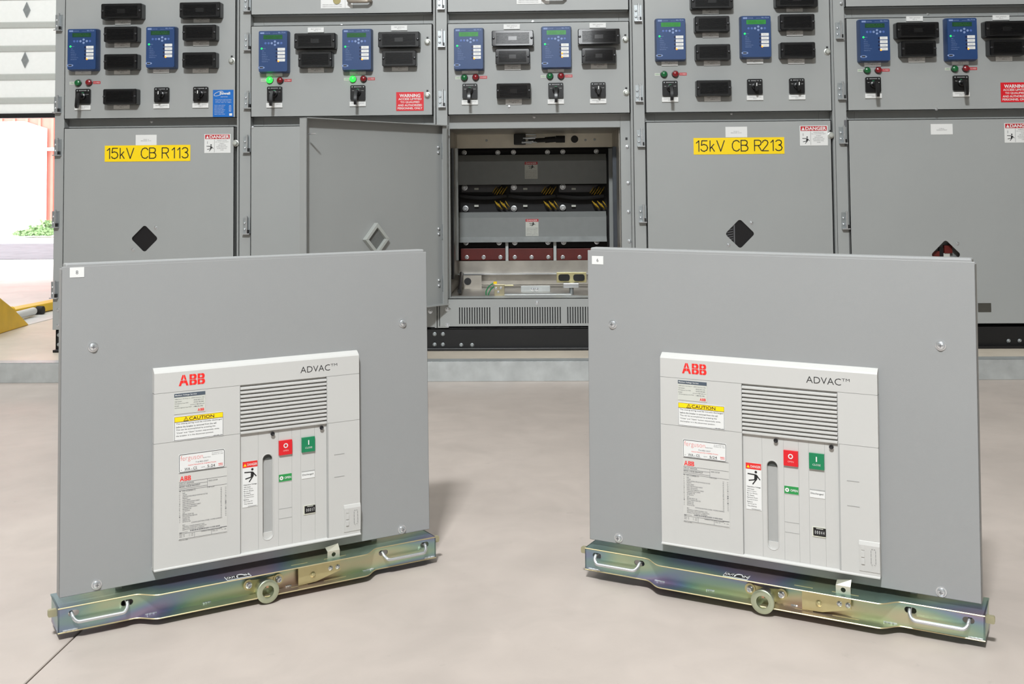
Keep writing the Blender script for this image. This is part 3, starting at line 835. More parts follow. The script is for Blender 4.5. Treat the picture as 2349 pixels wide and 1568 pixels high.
# door furniture
HG = {0: ((134, 52), (131, 240), (131, 338), (126, 503), (124, 665)), 1: ((567, 8), (568, 97), (568, 230), (566, 331), (565, 518)),
      2: ((1012, 3), (1013, 89), (1014, 227)), 3: ((1464, 30), (1467, 214), (1471, 317), (1475, 491)), 4: ((1927, 70), (1932, 209), (1935, 310), (1941, 506))}
for i, l in HG.items():
    for px, py in l: hinge(CAB[i][0], px, py)
for i, l in {0: ((530, 139), (539, 328)), 1: ((980, 96), (980, 218)), 2: ((1435, 90), (1437, 212)), 3: ((1899, 118), (1907, 310))}.items():
    for px, py in l: latch(CAB[i][0], px, py)
for i, pts in {0: ((337, 277),), 1: ((777, 54), (579, 292)), 2: ((1222, 46), (1225, 266), (1168, 245)), 3: ((1683, 258),), 4: ((2139, 27), (2148, 250), (1930, 7))}.items():
    for px, py in pts:
        x, z = on_y(px, py, YD); onf = not (Z_UP0 < z < Z_UP1 or z < Z_LO or z > Z_TOP0)
        if i in (0, 3): onf = Z_LO < z < Z_UP0
        zinc_screw(CAB[i][0], x, YF if onf else YD, z, .0045)

RELAYS = {0: ((154.5, 64, 224.8, 158), (334.6, 59, 406, 154.5)), 1: ((593, 68.5, 664, 163.5), (784.8, 64, 856, 160)), 2: ((1041.5, 62, 1112.4, 157), (1238, 58, 1310, 153)),
          3: ((1498, 40, 1573, 135.5), (1691, 34, 1769, 133)), 4: ((1961, 42, 2041.5, 138.6), (2161, 39, 2242, 137))}
SWITCHES = {0: ((231, 6, 331, 45, 1), (411, 3, 509, 41, 1), (237.5, 59, 320.6, 96.5, 0), (237.5, 122, 319, 156, 0), (418, 55, 500, 91, 0), (417.6, 118, 499, 153, 0), (235.5, 202, 318, 236, 0)),
            1: ((674.5, 74, 773, 112, 1), (683.7, 116.6, 764, 153, 0), (867, 71, 965, 106.5, 1), (876, 114, 956, 150, 0)),
            2: ((1126, 68, 1223.5, 104.7, 1), (1136, 110, 1215, 147, 0), (1322.5, 64, 1422, 99, 1), (1332.7, 108, 1413.4, 140.5, 0), (1137, 189, 1217.5, 225, 0)),
            3: ((1579, -18, 1682, 19, 1), (1772, -22, 1876.6, 15.5, 1), (1590, 35, 1674, 73.5, 0), (1591.6, 99.6, 1676, 137, 0), (1782.7, 30.5, 1869.5, 69, 0), (1784, 95, 1871, 134, 0), (1593.4, 182, 1678, 218.7, 0)),
            4: ((2047.6, 49, 2155, 88, 1), (2059.7, 92, 2148.6, 128, 0), (2248, 46, 2359, 85, 1), (2259, 89, 2352, 127, 0))}
TS = ('TEST SWITCH', '52-1')
TAGS = {0: [(192, 165.3), (370.5, 161.5), (283, 51), (463, 46.5), (281.5, 103), (462, 99.5), (281, 164.7), (461, 161.5), (280, 244)],
        1: [(725, 69), (916, 64.5), (725.4, 160.5), (918, 157), (630, 170), (821, 166)],
        2: [(1174, 61.7), (1371, 58.5), (1176, 154.8), (1374, 151.5), (1178.5, 234), (1078.5, 163.3), (1275, 160)],
        3: [(1629.7, 26.8), (1629.7, 80.5), (1633, 144.7), (1822, 21.8), (1822.5, 76.6), (1826, 140.8), (1634, 226.5), (1536, 145), (1731.5, 140.6)],
        4: [(2097, 43), (2295, 40.5), (2102, 137.5), (2302, 134), (2001, 146.8), (2202, 143)]}
LAMPS = {0: ((178, 190, 'g'), (203, 189, 'r')), 1: ((618, 183.5, 'G'), (642, 184, 'r'), (809, 181, 'G'), (833.5, 180.5, 'r')),
         2: ((1065, 178, 'g'), (1091, 177, 'r'), (1261.5, 174.5, 'g'), (1287, 174, 'r')), 3: ((1523.5, 170, 'g'), (1549.5, 169.5, 'r')),
         4: ((1990, 161, 'g'), (2015.5, 160.5, 'r'), (2191, 157.5, 'g'), (2216.5, 157, 'r'))}
CSW = {0: ((190.5, 221, 1), (371, 217.5, 0), (460.5, 216, 0)), 1: ((630, 215.5, 1), (821, 212.5, 1)), 2: ((1078, 209, 1), (1275, 207, 1), (1372, 206, 0)),
       3: ((1537, 202.5, 1), (1731.5, 198.5, 0), (1828, 197, 0)), 4: ((2003, 194, 1), (2204, 190.5, 1))}
for i in range(5):
    r, up = CAB[i]
    for q in RELAYS[i]: relay(r, *q, lit=(2, 3) if (i == 2 and q[0] > 1200) else (3,), lcd=(0, 1, 2, 2, 0)[i])
    for q in SWITCHES[i]: test_switch(r, *q[:4], big=bool(q[4]), shiny=(i == 2))
    for px, py in TAGS[i]: tagplate(up, px, py, YD, lines=TS)
    for px, py, k in LAMPS[i]: lamp(r, px, py, k)
    for px, py, k in CSW[i]:
        control_switch(r, px, py, bool(k))
        tagplate(up, px, py+26, YD, .0745, .021, ('CONTROL SWITCH', 'CS-1'))
# larger signs
l0 = [c for c in CAB[0][0].children if c.name.startswith('breaker_door')][0]
l3 = [c for c in CAB[3][0].children if c.name.startswith('breaker_door')][0]
l4 = [c for c in CAB[4][0].children if c.name.startswith('breaker_door')][0]
sign_yellow(l0, 240.5, 436.8, 333, 370, '15kV CB R113')
sign_yellow(l3, 1591, 1799, 315.5, 353.5, '15kV CB R213')
for p_, px, py, tx in ((l0, 335.5, 321, ('52-R113', 'BREAKER 15 kV')), (l3, 1689, 302.7, ('52-R213', 'BREAKER 15 kV')), (l4, 2160, 296.3, ('CELL', 'COMPARTMENT'))):
    x, z = on_y(px, py, YD); mb = MB().box(x-.049, x+.049, YD-.0015, YD, z-.024, z+.024, LABELW)
    mb.text(tx[0], x-.012, x+.012, z+.001, z+.0045, YD-.0018, INKG).text(tx[1], x-.024, x+.024, z-.0055, z-.002, YD-.0018, INKG)
    mb.build('white_label', p_, at=(x, YD, z))
sign_danger(l0, 469, 529, 307.5, 350.7); sign_danger(l3, 1834.6, 1898.7, 288, 333.6); sign_danger(l4, 2304, 2368, 282, 327)
sign_warning(CAB[1][1], 909, 972, 211, 254); sign_warning(CAB[4][1], 2295.5, 2361, 189, 234)
l, r_, b, t = sign_box(488.5, 535.6, 206, 268, YD)
mb = MB().box(l, r_, YD-.0015, YD, b, t, BLUES); w_, h_ = r_-l, t-b; y = YD-.0019
sw = [(l+w_*(.28+.22*math.cos(a)*(1)), b+h_*(.86+.07*math.sin(a)+.05*math.cos(a))) for a in [k*PI/8 for k in range(17)]]
mb.tube([(p[0], y, p[1]) for p in sw], .0012, LABELW, 5)
mb.text('Powell', l+w_*.34, l+w_*.84, b+h_*.82, b+h_*.92, y, LABELW, .03)
mb.text('service', l+w_*.38, l+w_*.72, b+h_*.73, b+h_*.76, y, LABELW)
for k, tx in enumerate(('For parts and service', 'call us any hour', 'of the day or night')):
    mb.text(tx, l+w_*.12, l+w_*.90, b+h_*(.62-.05*k), b+h_*(.65-.05*k), y, LABELW)
for k in range(7): mb.text('Service center address', l+w_*.08, l+w_*(.60-.04*(k % 3)), b+h_*(.42-.055*k), b+h_*(.445-.055*k), y, LABELW)
mb.frame(l+w_*.80, l+w_*.88, b+h_*.2, b+h_*.42, .0012, y, LABELW); mb.rect(l+w_*.80, l+w_*.94, b+h_*.04, b+h_*.13, y, LABELW)
mb.build('service_sign', CAB[0][1], at=(l, YD, b))
# white stickers and pull handles on the two top doors
for i, (a, c, d_, e) in {1: (736, 809, -22, 19), 2: (1185, 1260, -30, 9)}.items():
    tp = [q for q in CAB[i][0].children if q.name.startswith('top_door')][0]
    l, r_, b, t = sign_box(a, c, d_, e, YD)
    w_, h_ = r_-l, t-b; y = YD-.0019
    mb = MB().box(l, r_, YD-.0015, YD, b, t, LABELW)
    for k in range(2): mb.text('OPERATING HANDLE INSTRUCTIONS', l+w_*.05, l+w_*.66, b+h_*(.07+.10*k), b+h_*(.12+.10*k), y, INKG)
    mb.rect(l+w_*.76, l+w_*.765, b, t, y, INKG)
    mb.build('instruction_label', tp, at=(l, YD, b))
    if i == 1:
        MB().cyl((0, 0, 0), .018, .004, mat('brass_lock', (140, 130, 90), .35, .7, noise=.1)).build('key_lock', tp, at=(on_y(773, 1, YD)[0], YD, on_y(773, 1, YD)[1]), smooth=True, key='klock')
    hx, hz_ = on_y(824 if i == 1 else 1270, 1 if i == 1 else -8, YD-.03)
    P = [(hx-.05, YD, hz_), (hx-.05, YD-.03, hz_), (hx-.04, YD-.038, hz_-.006), (hx+.04, YD-.038, hz_-.006), (hx+.05, YD-.03, hz_), (hx+.05, YD, hz_)]
    MB().tube(P, .008, mat('handle_grey', (150, 140, 128), .4, .5, noise=.05), 10).build('pull_handle', tp, at=(hx, YD, hz_), smooth=True)

# ------------------------------------------------------------------ inside the open cell
r = CAB[2][0]
YB = 5.66
def IB(px, py, y=YB): return on_y(px, py, y)
lx, rx = OX0-.012, OX1-.004
mb = MB()
mb.box(lx-.003, lx, YF+.05, YB+.1, OZ0, OZ1, GALVI).box(rx, rx+.003, YF+.05, YB+.1, OZ0, OZ1, GALVI)
mb.box(lx, rx, YF+.05, YB+.1, OZ1, OZ1+.003, GALVI)
mb.box(lx, rx, YF+.002, YB+.1, OZ0-.006, OZ0-.002, GALVI)
mb.box(lx, rx, YB+.1, YB+.103, OZ0, OZ1, WINB)
cell = mb.build('cell_liner', r, at=(0, YF, OZ0))
# side channels
def strip(px0, px1, py0, py1, y0, dp, M, name):
    a = on_y(px0, py1, y0); c = on_y(px1, py0, y0)
    return MB().box(a[0], c[0], y0, y0+dp, a[1], c[1], M).build(name, r, at=(a[0], y0, a[1]))
strip(1043, 1050, 340, 597, 5.5, .02, GALV, 'side_rail'); strip(1033, 1040, 340, 640, 5.2, .02, BLKP, 'side_channel')
strip(1399, 1405, 340, 590, 5.5, .02, SHUT, 'side_rail'); strip(1408, 1423, 336, 590, 5.3, .02, mat('dark_channel', (74, 78, 84), .35, .6, noise=.1), 'side_channel')
# back header plate
a = IB(1050, 341); c = IB(1392, 300)
hp = MB().box(lx, rx, YB-.06, YB, a[1], OZ1, mat('header_plate', (232, 226, 210), .45, .4, noise=.08, nscale=12))
hd = hp.build('header_plate', r, at=(0, YB, a[1]))
for px, py in ((1116, 322), (1343, 321), (1364, 320)):
    x, z = IB(px, py, YB-.06); MB().cyl((0, 0, 0), .006, .003, ZINCD).build('plug', hd, at=(x, YB-.06, z), smooth=True, key='plug')
for px in (1318,):
    x, z = IB(px, 319, YB-.06); MB().cyl((x, YB-.06, z), .019, .002, INK).build('grommet', hd, at=(x, YB-.06, z), smooth=True)
# control cable and plug
cb = MB()
x0_, z0_ = IB(1181, 320, YB-.14)
cb.box(x0_-.005, x0_+.055, YB-.16, YB-.10, z0_-.026, z0_+.028, BLK)
cbo = cb.build('secondary_connector', hd, at=(x0_, YB-.1, z0_), bevel=.003)
pn = MB()
for k in range(9):
    xx = x0_+.055+random.uniform(0, .03); zz_ = z0_+random.uniform(-.022, .026)
    pn.tube([(xx-.02, YB-.165, zz_), (xx+.03, YB-.17, zz_+random.uniform(-.008, .008))], .0035, ZINCD, 6)
pn.build('pins', cbo, at=(x0_, YB-.1, z0_), smooth=True)
q = [IB(p, z, YB-.13) for p, z in ((1212, 318), (1228, 322), (1250, 321), (1275, 319), (1296, 319))]
cable = MB()
rr = [.010, .010, .013, .017, .019]
for k in range(4):
    cable.tube([(q[k][0], YB-.13, q[k][1]), (q[k+1][0], YB-.13, q[k+1][1])], (rr[k]+rr[k+1])/2, RUB, 12)
cable.build('control_cable', hd, at=(q[0][0], YB-.13, q[0][1]), smooth=True)
# insulating barriers and bolts
def block(name, px0, px1, py0, py1, M, y=YB, dp=.03):
    a = IB(px0, py1, y); c = IB(px1, py0, y)
    return MB().box(a[0], c[0], y, y+dp, a[1], c[1], M).build(name, r, at=(a[0], y, a[1]), bevel=.002)
def bolts(par, pts, y, rad=.014):
    for px, py in pts:
        x, z = IB(px, py, y)
        MB().lathe((0, 0, 0), [(rad, 0), (rad, .003), (rad*.66, .0035), (rad*.66, .008), (rad*.55, .010), (rad*.3, .010), (rad*.3, .006)], ZINC, n=14).build('bolt', par, at=(x, y, z), smooth=True, key='cb%.4f' % rad)
bb = block('contact_barrier', 1050, 1392, 341, 372, RUB, YB+.04)
bolts(bb, ((1065, 350), (1142, 350), (1178, 349), (1256, 349), (1291, 348), (1368, 347)), YB+.04, .013)
def shutter(py0, py1, lab, lip):
    x0_, z1_ = IB(1049, py0); x1_, z0_ = IB(1391, py1)
    mb = MB()
    h = z1_-z0_
    mb.box(x0_, x1_, YB-.02, YB-.016, z0_, z1_-h*.22, SHUT)
    mb.prism([(YB-.02, z1_-h*.22), (YB-.016, z1_-h*.22), (YB+.012, z1_), (YB+.008, z1_)], x0_, x1_, SHUT, ax='x')
    if lip: mb.prism([(YB-.02, z0_), (YB-.016, z0_), (YB-.045, z0_-.026), (YB-.049, z0_-.026)], x0_, x1_, GALV, ax='x')
    o = mb.build('shutter', r, at=((x0_+x1_)/2, YB, z0_))
    a = IB(lab[0], lab[3], YB-.02); c = IB(lab[1], lab[2], YB-.02); w, h = c[0]-a[0], c[1]-a[1]; y = YB-.0212
    s = MB().box(a[0], c[0], YB-.021, YB-.02, a[1], c[1], LABELG); s.rect(a[0], c[0], c[1]-h*.16, c[1], y-.0002, DRED)
    s.text('DANGER', a[0]+w*.1, c[0]-w*.08, c[1]-h*.13, c[1]-h*.03, y-.0006, LABELW)
    figure(s, a[0]+w*.28, a[0]+w*.76, a[1]+h*.58, a[1]+h*.80, y-.0004, INK)
    for k, tx in enumerate(('Hazardous Voltage', 'Will Cause Severe', 'Injury or Death', 'Do Not Open', 'Shutters When', 'Energized')):
        s.text(tx, a[0]+w*.06, c[0]-w*.06, a[1]+h*(.44-.08*k), a[1]+h*(.49-.08*k), y-.0004, INKG)
    s.build('danger_label', o, at=(a[0], YB-.02, a[1]))
    zinc_screw(o, IB(1387, py0+8)[0], YB+.0, IB(1387, py0+8)[1], .006)
shutter(356, 421, (1204, 1233, 371, 410), False)
shutter(487, 541, (1206, 1235, 502, 541), True)
mid = block('contact_barrier', 1050, 1392, 421, 488, RUB, YB+.06)
bolts(mid, ((1066, 430), (1179, 429), (1291, 428), (1068, 478), (1179, 478), (1291, 476)), YB+.045, .0155)
for k, px in enumerate((1055, 1167, 1278)):
    a = IB(px+4, 441, YB+.05); c = IB(px+95, 424, YB+.05)
    sp = MB().prism([(a[0], a[1]), (c[0]-.05, a[1]), (c[0], c[1]), (a[0], c[1])], YB+.05, YB+.06, mat('spout_shell', (70, 68, 72), .35, noise=.1))
    sp.build('contact_spout', mid, at=(a[0], YB+.05, a[1]))
    for py in (433, 472):
        x, z = IB(px+38, py, YB+.045); MB().box(x-.011, x+.011, YB+.044, YB+.05, z-.005, z+.005, LABELG).build('serial_tag', mid, at=(x, YB+.05, z))
    for (py, up) in ((433, 1), (470, -1)):
        for j in range(7):
            wx, wz = IB(px+78+j*4.0, py+(j % 3)*3, YB+.03)
            P = [(wx-.012*up*.5+.02*t, YB+.03-.03*math.sin(t*PI), wz+up*(.03*t-.02)) for t in [q_/6 for q_ in range(7)]]
            MB().tube(P, .0024, WIREY, 6).build('secondary_wire', mid, at=(wx, YB, wz), smooth=True)
    P = [(IB(px+95*t, 448+5*math.sin(t*3+k), YB+.02)[0], YB+.02, IB(px, 448+6*math.sin(t*2.6), YB+.02)[1]) for t in [q_/8 for q_ in range(10)]]
    MB().tube(P, .012, RUB, 8).build('wire_loom', mid, at=P[0], smooth=True)
lowb = block('contact_barrier', 1052, 1390, 554, 570, RUB, YB+.03)
bolts(lowb, ((1069, 556), (1145, 556), (1181, 556), (1257, 555), (1293, 555), (1369, 554)), YB+.03, .014)
for px0, px1 in ((1057, 1159), (1167, 1269), (1277, 1388)):
    red = block('insulating_barrier', px0, px1, 569, 597, MAROON, YB+.01)
    n_ = 3
    bolts(red, [(px0+14+k*38.5, 589.5) for k in range(n_) if px0+14+k*38.5 < px1-4], YB+.01, .0105)
for px in (1163, 1273):
    a = IB(px-3, 600); c = IB(px+3, 552); MB().box(a[0], c[0], YB-.01, YB+.02, a[1], c[1], GALV).build('divider', r, at=(a[0], YB, a[1]))
a = IB(1050, 626)
MB().box(lx, rx, YB+.01, YB+.014, OZ0, a[1], GALVI).build('rear_wall', r, at=(lx, YB, OZ0))
MB().box(lx, rx, YB-.02, YB-.016, a[1], IB(1200, 597)[1], GALVI).box(lx, rx, YB-.05, YB-.02, a[1]-.006, a[1], ZINC).build('rear_sill', r, at=(lx, YB, a[1]))
# racking rails and grounding gear on the cell floor
fz = OZ0-.002
x, y_ = on_z(1060, 660, fz)
rail = MB().tube([(OX0+.035, YF+.08, fz+.02), (OX0+.012, YB-.1, fz+.07)], .010, BLKP, 8)
rail.build('side_track', r, at=(OX0, YF, fz), smooth=True)
def fbox(name, px0, px1, py0, py1, y, dp, M, bev=.001):
    a = on_y(px0, py1, y); c = on_y(px1, py0, y)
    return MB().box(a[0], c[0], y, y+dp, max(a[1], fz), c[1], M).build(name, r, at=(a[0], y, max(a[1], fz)), bevel=bev)
gp = fbox('ground_plate', 1195, 1262, 655, 676, 5.30, .01, GALV)
for px in (1222, 1231):
    x, z = on_y(px, 663, 5.30); zinc_screw(gp, x, 5.30, z, .006)
fbox('racking_bar', 1157, 1310, 674, 681, 5.12, .05, GALV)
gb = fbox('ground_bracket', 1134, 1157, 652, 682, 5.12, .012, mat('bracket_zinc', (176, 168, 140), .35, .7, noise=.08))
for px, py in ((1138, 661), (1149, 660), (1143, 669)):
    x, z = on_y(px, py, 5.12); zinc_screw(gb, x, 5.12, z, .004)
P = [on_y(px, py, 5.15) for px, py in ((1115, 682), (1115, 668), (1120, 658), (1128, 651), (1136, 648))]
MB().tube([(p[0], 5.15, p[1]) for p in P], .0028, WIREG, 8).tube([(p[0]+.012, 5.14, p[1]-.01) for p in P[:-1]], .0028, WIREG, 8).build('ground_wire', gb, at=(P[0][0], 5.15, P[0][1]), smooth=True)
x, z = on_y(1136, 648, 5.14); MB().box(x-.008, x+.008, 5.13, 5.15, z-.005, z+.005, YEL2).build('wire_lug', gb, at=(x, 5.14, z))
fbox('interlock_arm', 1157, 1178, 653, 656, 5.14, .01, GOLDZ)
rp = fbox('racking_block', 1292, 1328, 649, 660, 5.15, .05, ZINC, .003)
x, z = on_y(1311, 672, 5.17); MB().cyl((x, 5.17, fz), .010, z-fz+.03, ZINCD, ax='z', sgn=1).build('racking_post', r, at=(x, 5.17, fz), smooth=True)
ip = fbox('socket_plate', 1277, 1345, 624, 648, 5.22, .006, GOLDZ)
for px in (1294, 1328):
    x, z = on_y(px, 636, 5.22); MB().prism(rrect(x-.027, x+.027, z-.016, z+.016, .012), 5.21, 5.221, BLKP).build('socket', ip, at=(x, 5.22, z))
x, z = on_y(1073, 645, 5.5); MB().cyl((x, 5.5, z), .018, .004, INK).box(x-.04, x+.07, 5.5, 5.504, fz, z+.03, GALVI).build('side_bracket', r, at=(x, 5.5, fz), smooth=True)

# the open lower door: a folded tray hinged at the left post
HX, HY = -.470, YD-.002
ang = -math.radians(127.9)
zb_, zt_ = .293, 1.106
W_ = .828
mb = MB()
cxw, czw, hw = .425, .605, .066
hole = diamond(cxw, czw, hw)
mb.plate_hole(0, W_, zb_, zt_, hole, -.002, .001, PAINT)
fd = .042
mb.box(0, W_, .001, fd, zt_-.003, zt_, PAINT).box(0, W_, .001, fd, zb_, zb_+.003, PAINT)
mb.box(W_-.003, W_, .001, fd, zb_, zt_, PAINT).box(0, .003, .001, fd*.7, zb_, zt_, PAINT)
mb.box(.003, .026, fd*.7-.003, fd*.7, zb_, zt_, PAINT)
mb.box(W_-.003, W_+.0, fd-.003, fd, zb_, zt_, PAINT)
od = mb.build('breaker_door', None)
od.parent = CAB[2][0]
od.location = Vector((HX, HY, 0))-ORG[CAB[2][0]]
od.rotation_euler = (0, 0, ang)
ORG[od] = Vector((0, 0, 0))
# window frame on the inside face
wf = MB()
dd_ = [(cxw+(hw+.004)*a, czw+(hw+.004)*b) for a, b in ((0, -1), (1, 0), (0, 1), (-1, 0))]
di = [(cxw+(hw-.016)*a, czw+(hw-.016)*b) for a, b in ((0, -1), (1, 0), (0, 1), (-1, 0))]
for k in range(4):
    k2 = (k+1) % 4
    vs = [(dd_[k][0], .001, dd_[k][1]), (dd_[k2][0], .001, dd_[k2][1]), (di[k2][0], .001, di[k2][1]), (di[k][0], .001, di[k][1])]
    vs += [(v[0], .022, v[2]) for v in vs]
    wf.poly(vs, [(0, 1, 2, 3), (7, 6, 5, 4), (0, 4, 5, 1), (1, 5, 6, 2), (2, 6, 7, 3), (3, 7, 4, 0)], mat('frame_grey', (176, 179, 175), .45, .2, noise=.03))
wf.build('window_frame', od, bevel=.0015)
MB().prism(di, .006, .008, MESHG).build('window_mesh', od)
MB().tube([(W_-.012, .040, zt_-.066), (W_-.012, .085, zt_-.066)], .0035, ZINC, 8).build('latch_rod', od, smooth=True)
for zz_ in (zt_-.10, zt_-.47, zb_+.11):
    for k in (0, .024): MB().dome((.030, .001, zz_-k), .007, .008, ZINC, sgn=1).build('hinge_bolt', od, smooth=True)
    MB().cyl((.0, .004, zz_-.05), .007, .07, ZINCD, ax='z', sgn=1).build('hinge_knuckle', od, smooth=True)

# ------------------------------------------------------------------ circuit breakers
PW, PH = .7598, .6055
CU0, CU1, CV0, CV1, CT = .166, .590, .021, .403, .015
def breaker(o, yaw, lean, tilt, number, count, label, date, serial, tagpos):
    ca, sa = math.cos(yaw), math.sin(yaw)
    d = Vector((ca, sa, 0)); n = Vector((sa, -ca, 0)); k = Vector((0, 0, 1))
    k2 = k*math.cos(lean)-n*math.sin(lean); n2 = n*math.cos(lean)+k*math.sin(lean)
    d2 = d*math.cos(tilt)+k2*math.sin(tilt); k3 = k2*math.cos(tilt)-d*math.sin(tilt)
    Mx = Matrix.Identity(4)
    base = Vector(o)
    # root at floor level below the panel's left corner
    for i in range(3):
        Mx[i][0], Mx[i][1], Mx[i][2], Mx[i][3] = d2[i], -n2[i], k3[i], (base-k3*o[2])[i]
    R = root('circuit_breaker', (0, 0, 0), label, 'circuit breaker', 'withdrawn circuit breakers', matrix=Mx, org=(0, 0, -o[2]))
    # ---- front panel
    mb = MB()
    mb.box(0, PW, 0, .002, 0, PH, PAINT2).box(0, .002, 0, .028, 0, PH-.004, PAINT2).box(PW-.002, PW, 0, .028, 0, PH-.004, PAINT2)
    mb.box(.002, PW-.002, 0, .02, 0, .002, PAINT2)
    fp = mb.build('front_panel', R, bevel=.0012)
    MB().box(.006, PW-.005, .0002, .028, PH-.03, PH+.006, PAINT2).build('top_flange', fp, bevel=.0035, seg=3)
    for u, v in ((.0565, .4525), (.6995, .4525), (.0655, .0125), (.6928, .0105)):
        mb = MB().lathe((0, 0, 0), [(.0095, 0), (.0095, .0012), (.0072, .0015), (.0072, .003), (.006, .0052), (.003, .0064), (.0005, .0066)], ZINC, n=18)
        mb.rect(-.0006, .0006, -.0035, .0035, -.0069, INKG).rect(-.0035, .0035, -.0006, .0006, -.0069, INKG)
        mb.build('screw', fp, at=(u, 0, v), smooth=True, key='bsc')
    a, c, b, t = tagpos
    MB().box(a, c, -.0006, 0, b, t, LABELW).text(number, (a+c)/2-.0022, (a+c)/2+.0022, (b+t)/2-.0035, (b+t)/2+.0035, -.0008, INKG).build('number_label', fp)
    # ---- mechanism cover
    mb = MB(); F = -CT; g = .00025
    mb.box(CU0+.001, .334, F+.0005, 0, CV0+.004, .356, GROOVE).box(.517, CU1-.001, F+.0005, 0, CV0+.004, .356, GROOVE).box(.333, .3725, -.0100, 0, CV0+.004, .2592, GROOVE).box(.413, .521, -.0100, 0, CV0+.004, .2592, GROOVE)
    mb.box(CU0+.001, CU1-.001, -.004, 0, CV0+.001, CV1-.001, GROOVE)
    P = [(0, .3555+g), (F, .3555+g), (F, .3935), (F+.002, .3965), (-.004, CV1), (0, CV1)]
    mb.prism(P, CU0, CU1, WHITEPL, ax='x')
    mb.box(CU0, .3335-g, F, -.003, .2605+g, .3550-g, WHITEPL)
    mb.box(CU0, .3335-g, F, -.003, CV0+.003, .2600-g, WHITEPL)
    mb.box(.5180+g, CU1, F, -.003, .2590+g, .3550-g, WHITEPL)
    mb.box(.5200+g, CU1, F, -.003, CV0+.003, .2585-g, WHITEPL)
    mb.prism([(0, CV0), (F-.003, CV0), (F-.003, CV0+.002), (F+.002, CV0+.0045), (0, CV0+.0045)], CU0, CU1, WHITEPL, ax='x')
    MF = -.0105
    for a, c in ((.3345, .3715), (.4140, .4420), (.4425, .4610), (.4615, .4912), (.4917, .5195)):
        mb.box(a, c, MF, -.003, CV0+.0045, .2590, WHITEPL)
    hs = rrect(.381, .4015, .043, .211, .01025, 8)
    mb.plate_hole(.3720, .4135, CV0+.0045, .2590, hs, MF, -.003, WHITEPL)
    # raised rim round the slot
    mb.tube([(p[0], MF, p[1]) for p in rrect(.3797, .4028, .0415, .2125, .0115, 8)], .0008, WHITEPL, 6, closed=True)
    # small moulded details on the right
    for u0, u1, v in ((.5325, .555, .193), (.5325, .555, .147), ):
        mb.box(u0, u1, F-.0006, F+.001, v-.0005, v+.0005, GROOVE)
    for v in (.0988, .0795): mb.box(.4145, .4418, MF-.0004, MF+.001, v-.0004, v+.0004, GROOVE)
    mb.prism([(F, .030), (F-.0012, .031), (F-.0032, .079), (F-.0012, .0855), (F, .0865)], .553, CU1, WHITEPL, ax='x')
    for k_ in range(3): mb.box(.557, .563, F-.0035, F+.001, .044+k_*.013, .0535+k_*.013, WHITEPL)
    cv = mb.build('mechanism_cover', R, bevel=.0006, seg=1)
    # louvres
    lv = MB().box(.3340, .5175, -.009, -.003, .2592, .3553, WHITEPL)
    N = 12; pitch = (.3545-.2592)/N
    for k_ in range(N):
        z = .2592+pitch*k_
        lv.prism([(-.004, z), (F-.0005, z), (F-.0005, z+pitch*.42), (-.0085, z+pitch*.74), (-.004, z+pitch*.74)], .3345, .5165, WHITEPL, ax='x')
    lv.build('louvre_panel', cv)
    sl = MB().box(.379, .404, -.0035, -.001, .041, .213, SLOTG).box(.379, .404, -.0065, -.0035, .0405, .056, WHITEPL).box(.379, .404, -.005, -.0035, .200, .213, mat('slot_dark', (70, 74, 72), .6, noise=.05))
    sl.build('lever_slot', cv)
    for u, v in ((.4002, .2537), (.5051, .2533)):
        MB().lathe((0, 0, 0), [(.0043, 0), (.0043, .0012), (.0028, .0015), (.0018, .0005)], INK, n=16).build('cap_plug', cv, at=(u, MF-.0055+.001, v-.0015), smooth=True, key='capp')
    def disc_ring(mb, u, v, r0, r1, y, M, n=20):
        vs = [(u+r*math.cos(2*PI*q/n), y, v+r*math.sin(2*PI*q/n)) for r in (r0, r1) for q in range(n)]
        mb.poly(vs, [(q, (q+1) % n, n+(q+1) % n, n+q) for q in range(n)], M)
    ob = MB().box(.4143, .4418, MF-.004, MF+.001, .2065, .2355, REDB)
    disc_ring(ob, .4280, .2250, .0028, .0048, MF-.0046, LABELW); ob.text('OPEN', .4225, .4337, .2135, .2165, MF-.0046, mat('pale_red', (240, 170, 170), .5, noise=.02))
    ob.build('open_button', cv)
    cb_ = MB().box(.4628, .4908, MF-.004, MF+.001, .2062, .2358, GRN)
    cb_.rect(.4758, .4780, .2205, .2300, MF-.0046, LABELW).text('CLOSE', .4695, .4845, .2130, .2165, MF-.0046, LABELW)
    cb_.build('close_button', cv)
    fi = MB().box(.4139, .4420, MF-.0008, MF+.001, .1522, .1678, LABELG).rect(.4143, .4416, .1530, .1674, MF-.0010, GRN2)
    disc_ring(fi, .4198, .1600, .0013, .0040, MF-.0013, LABELW); fi.text('OPEN', .4262, .4402, .1578, .1622, MF-.0013, LABELW, .02)
    fi.build('position_flag', cv)
    di_ = MB().box(.4630, .4910, MF-.0008, MF+.001, .1520, .1655, LABELW).box(.4630, .4910, MF-.001, MF+.001, .1660, .1675, GROOVE)
    di_.text('Discharged', .4645, .4880, .1575, .1615, MF-.0011, INK); di_.build('spring_indicator', cv)
    co = MB().box(.4665, .4915, MF-.0012, MF+.001, .0790, .0975, mat('counter_rim', (205, 205, 190), .5, noise=.03)).box(.4685, .4915, MF-.002, MF+.001, .0815, .0965, BLK)
    co.rect(.474, .487, .0945, .0958, MF-.0024, LABELG)
    for q, ch in enumerate(count):
        u = .4710+q*.0039; co.rect(u, u+.0032, .0840, .0925, MF-.0024, mat('digit_wheel', (45, 45, 48), .4, noise=.05)); co.text(ch, u+(.0006 if ch != '1' else .0014), u+(.0027 if ch != '1' else .0020), .0853, .0912, MF-.0028, LABELW)
    co.build('operation_counter', cv)
    # dashed pictogram
    da = MB(); y = F-.0036
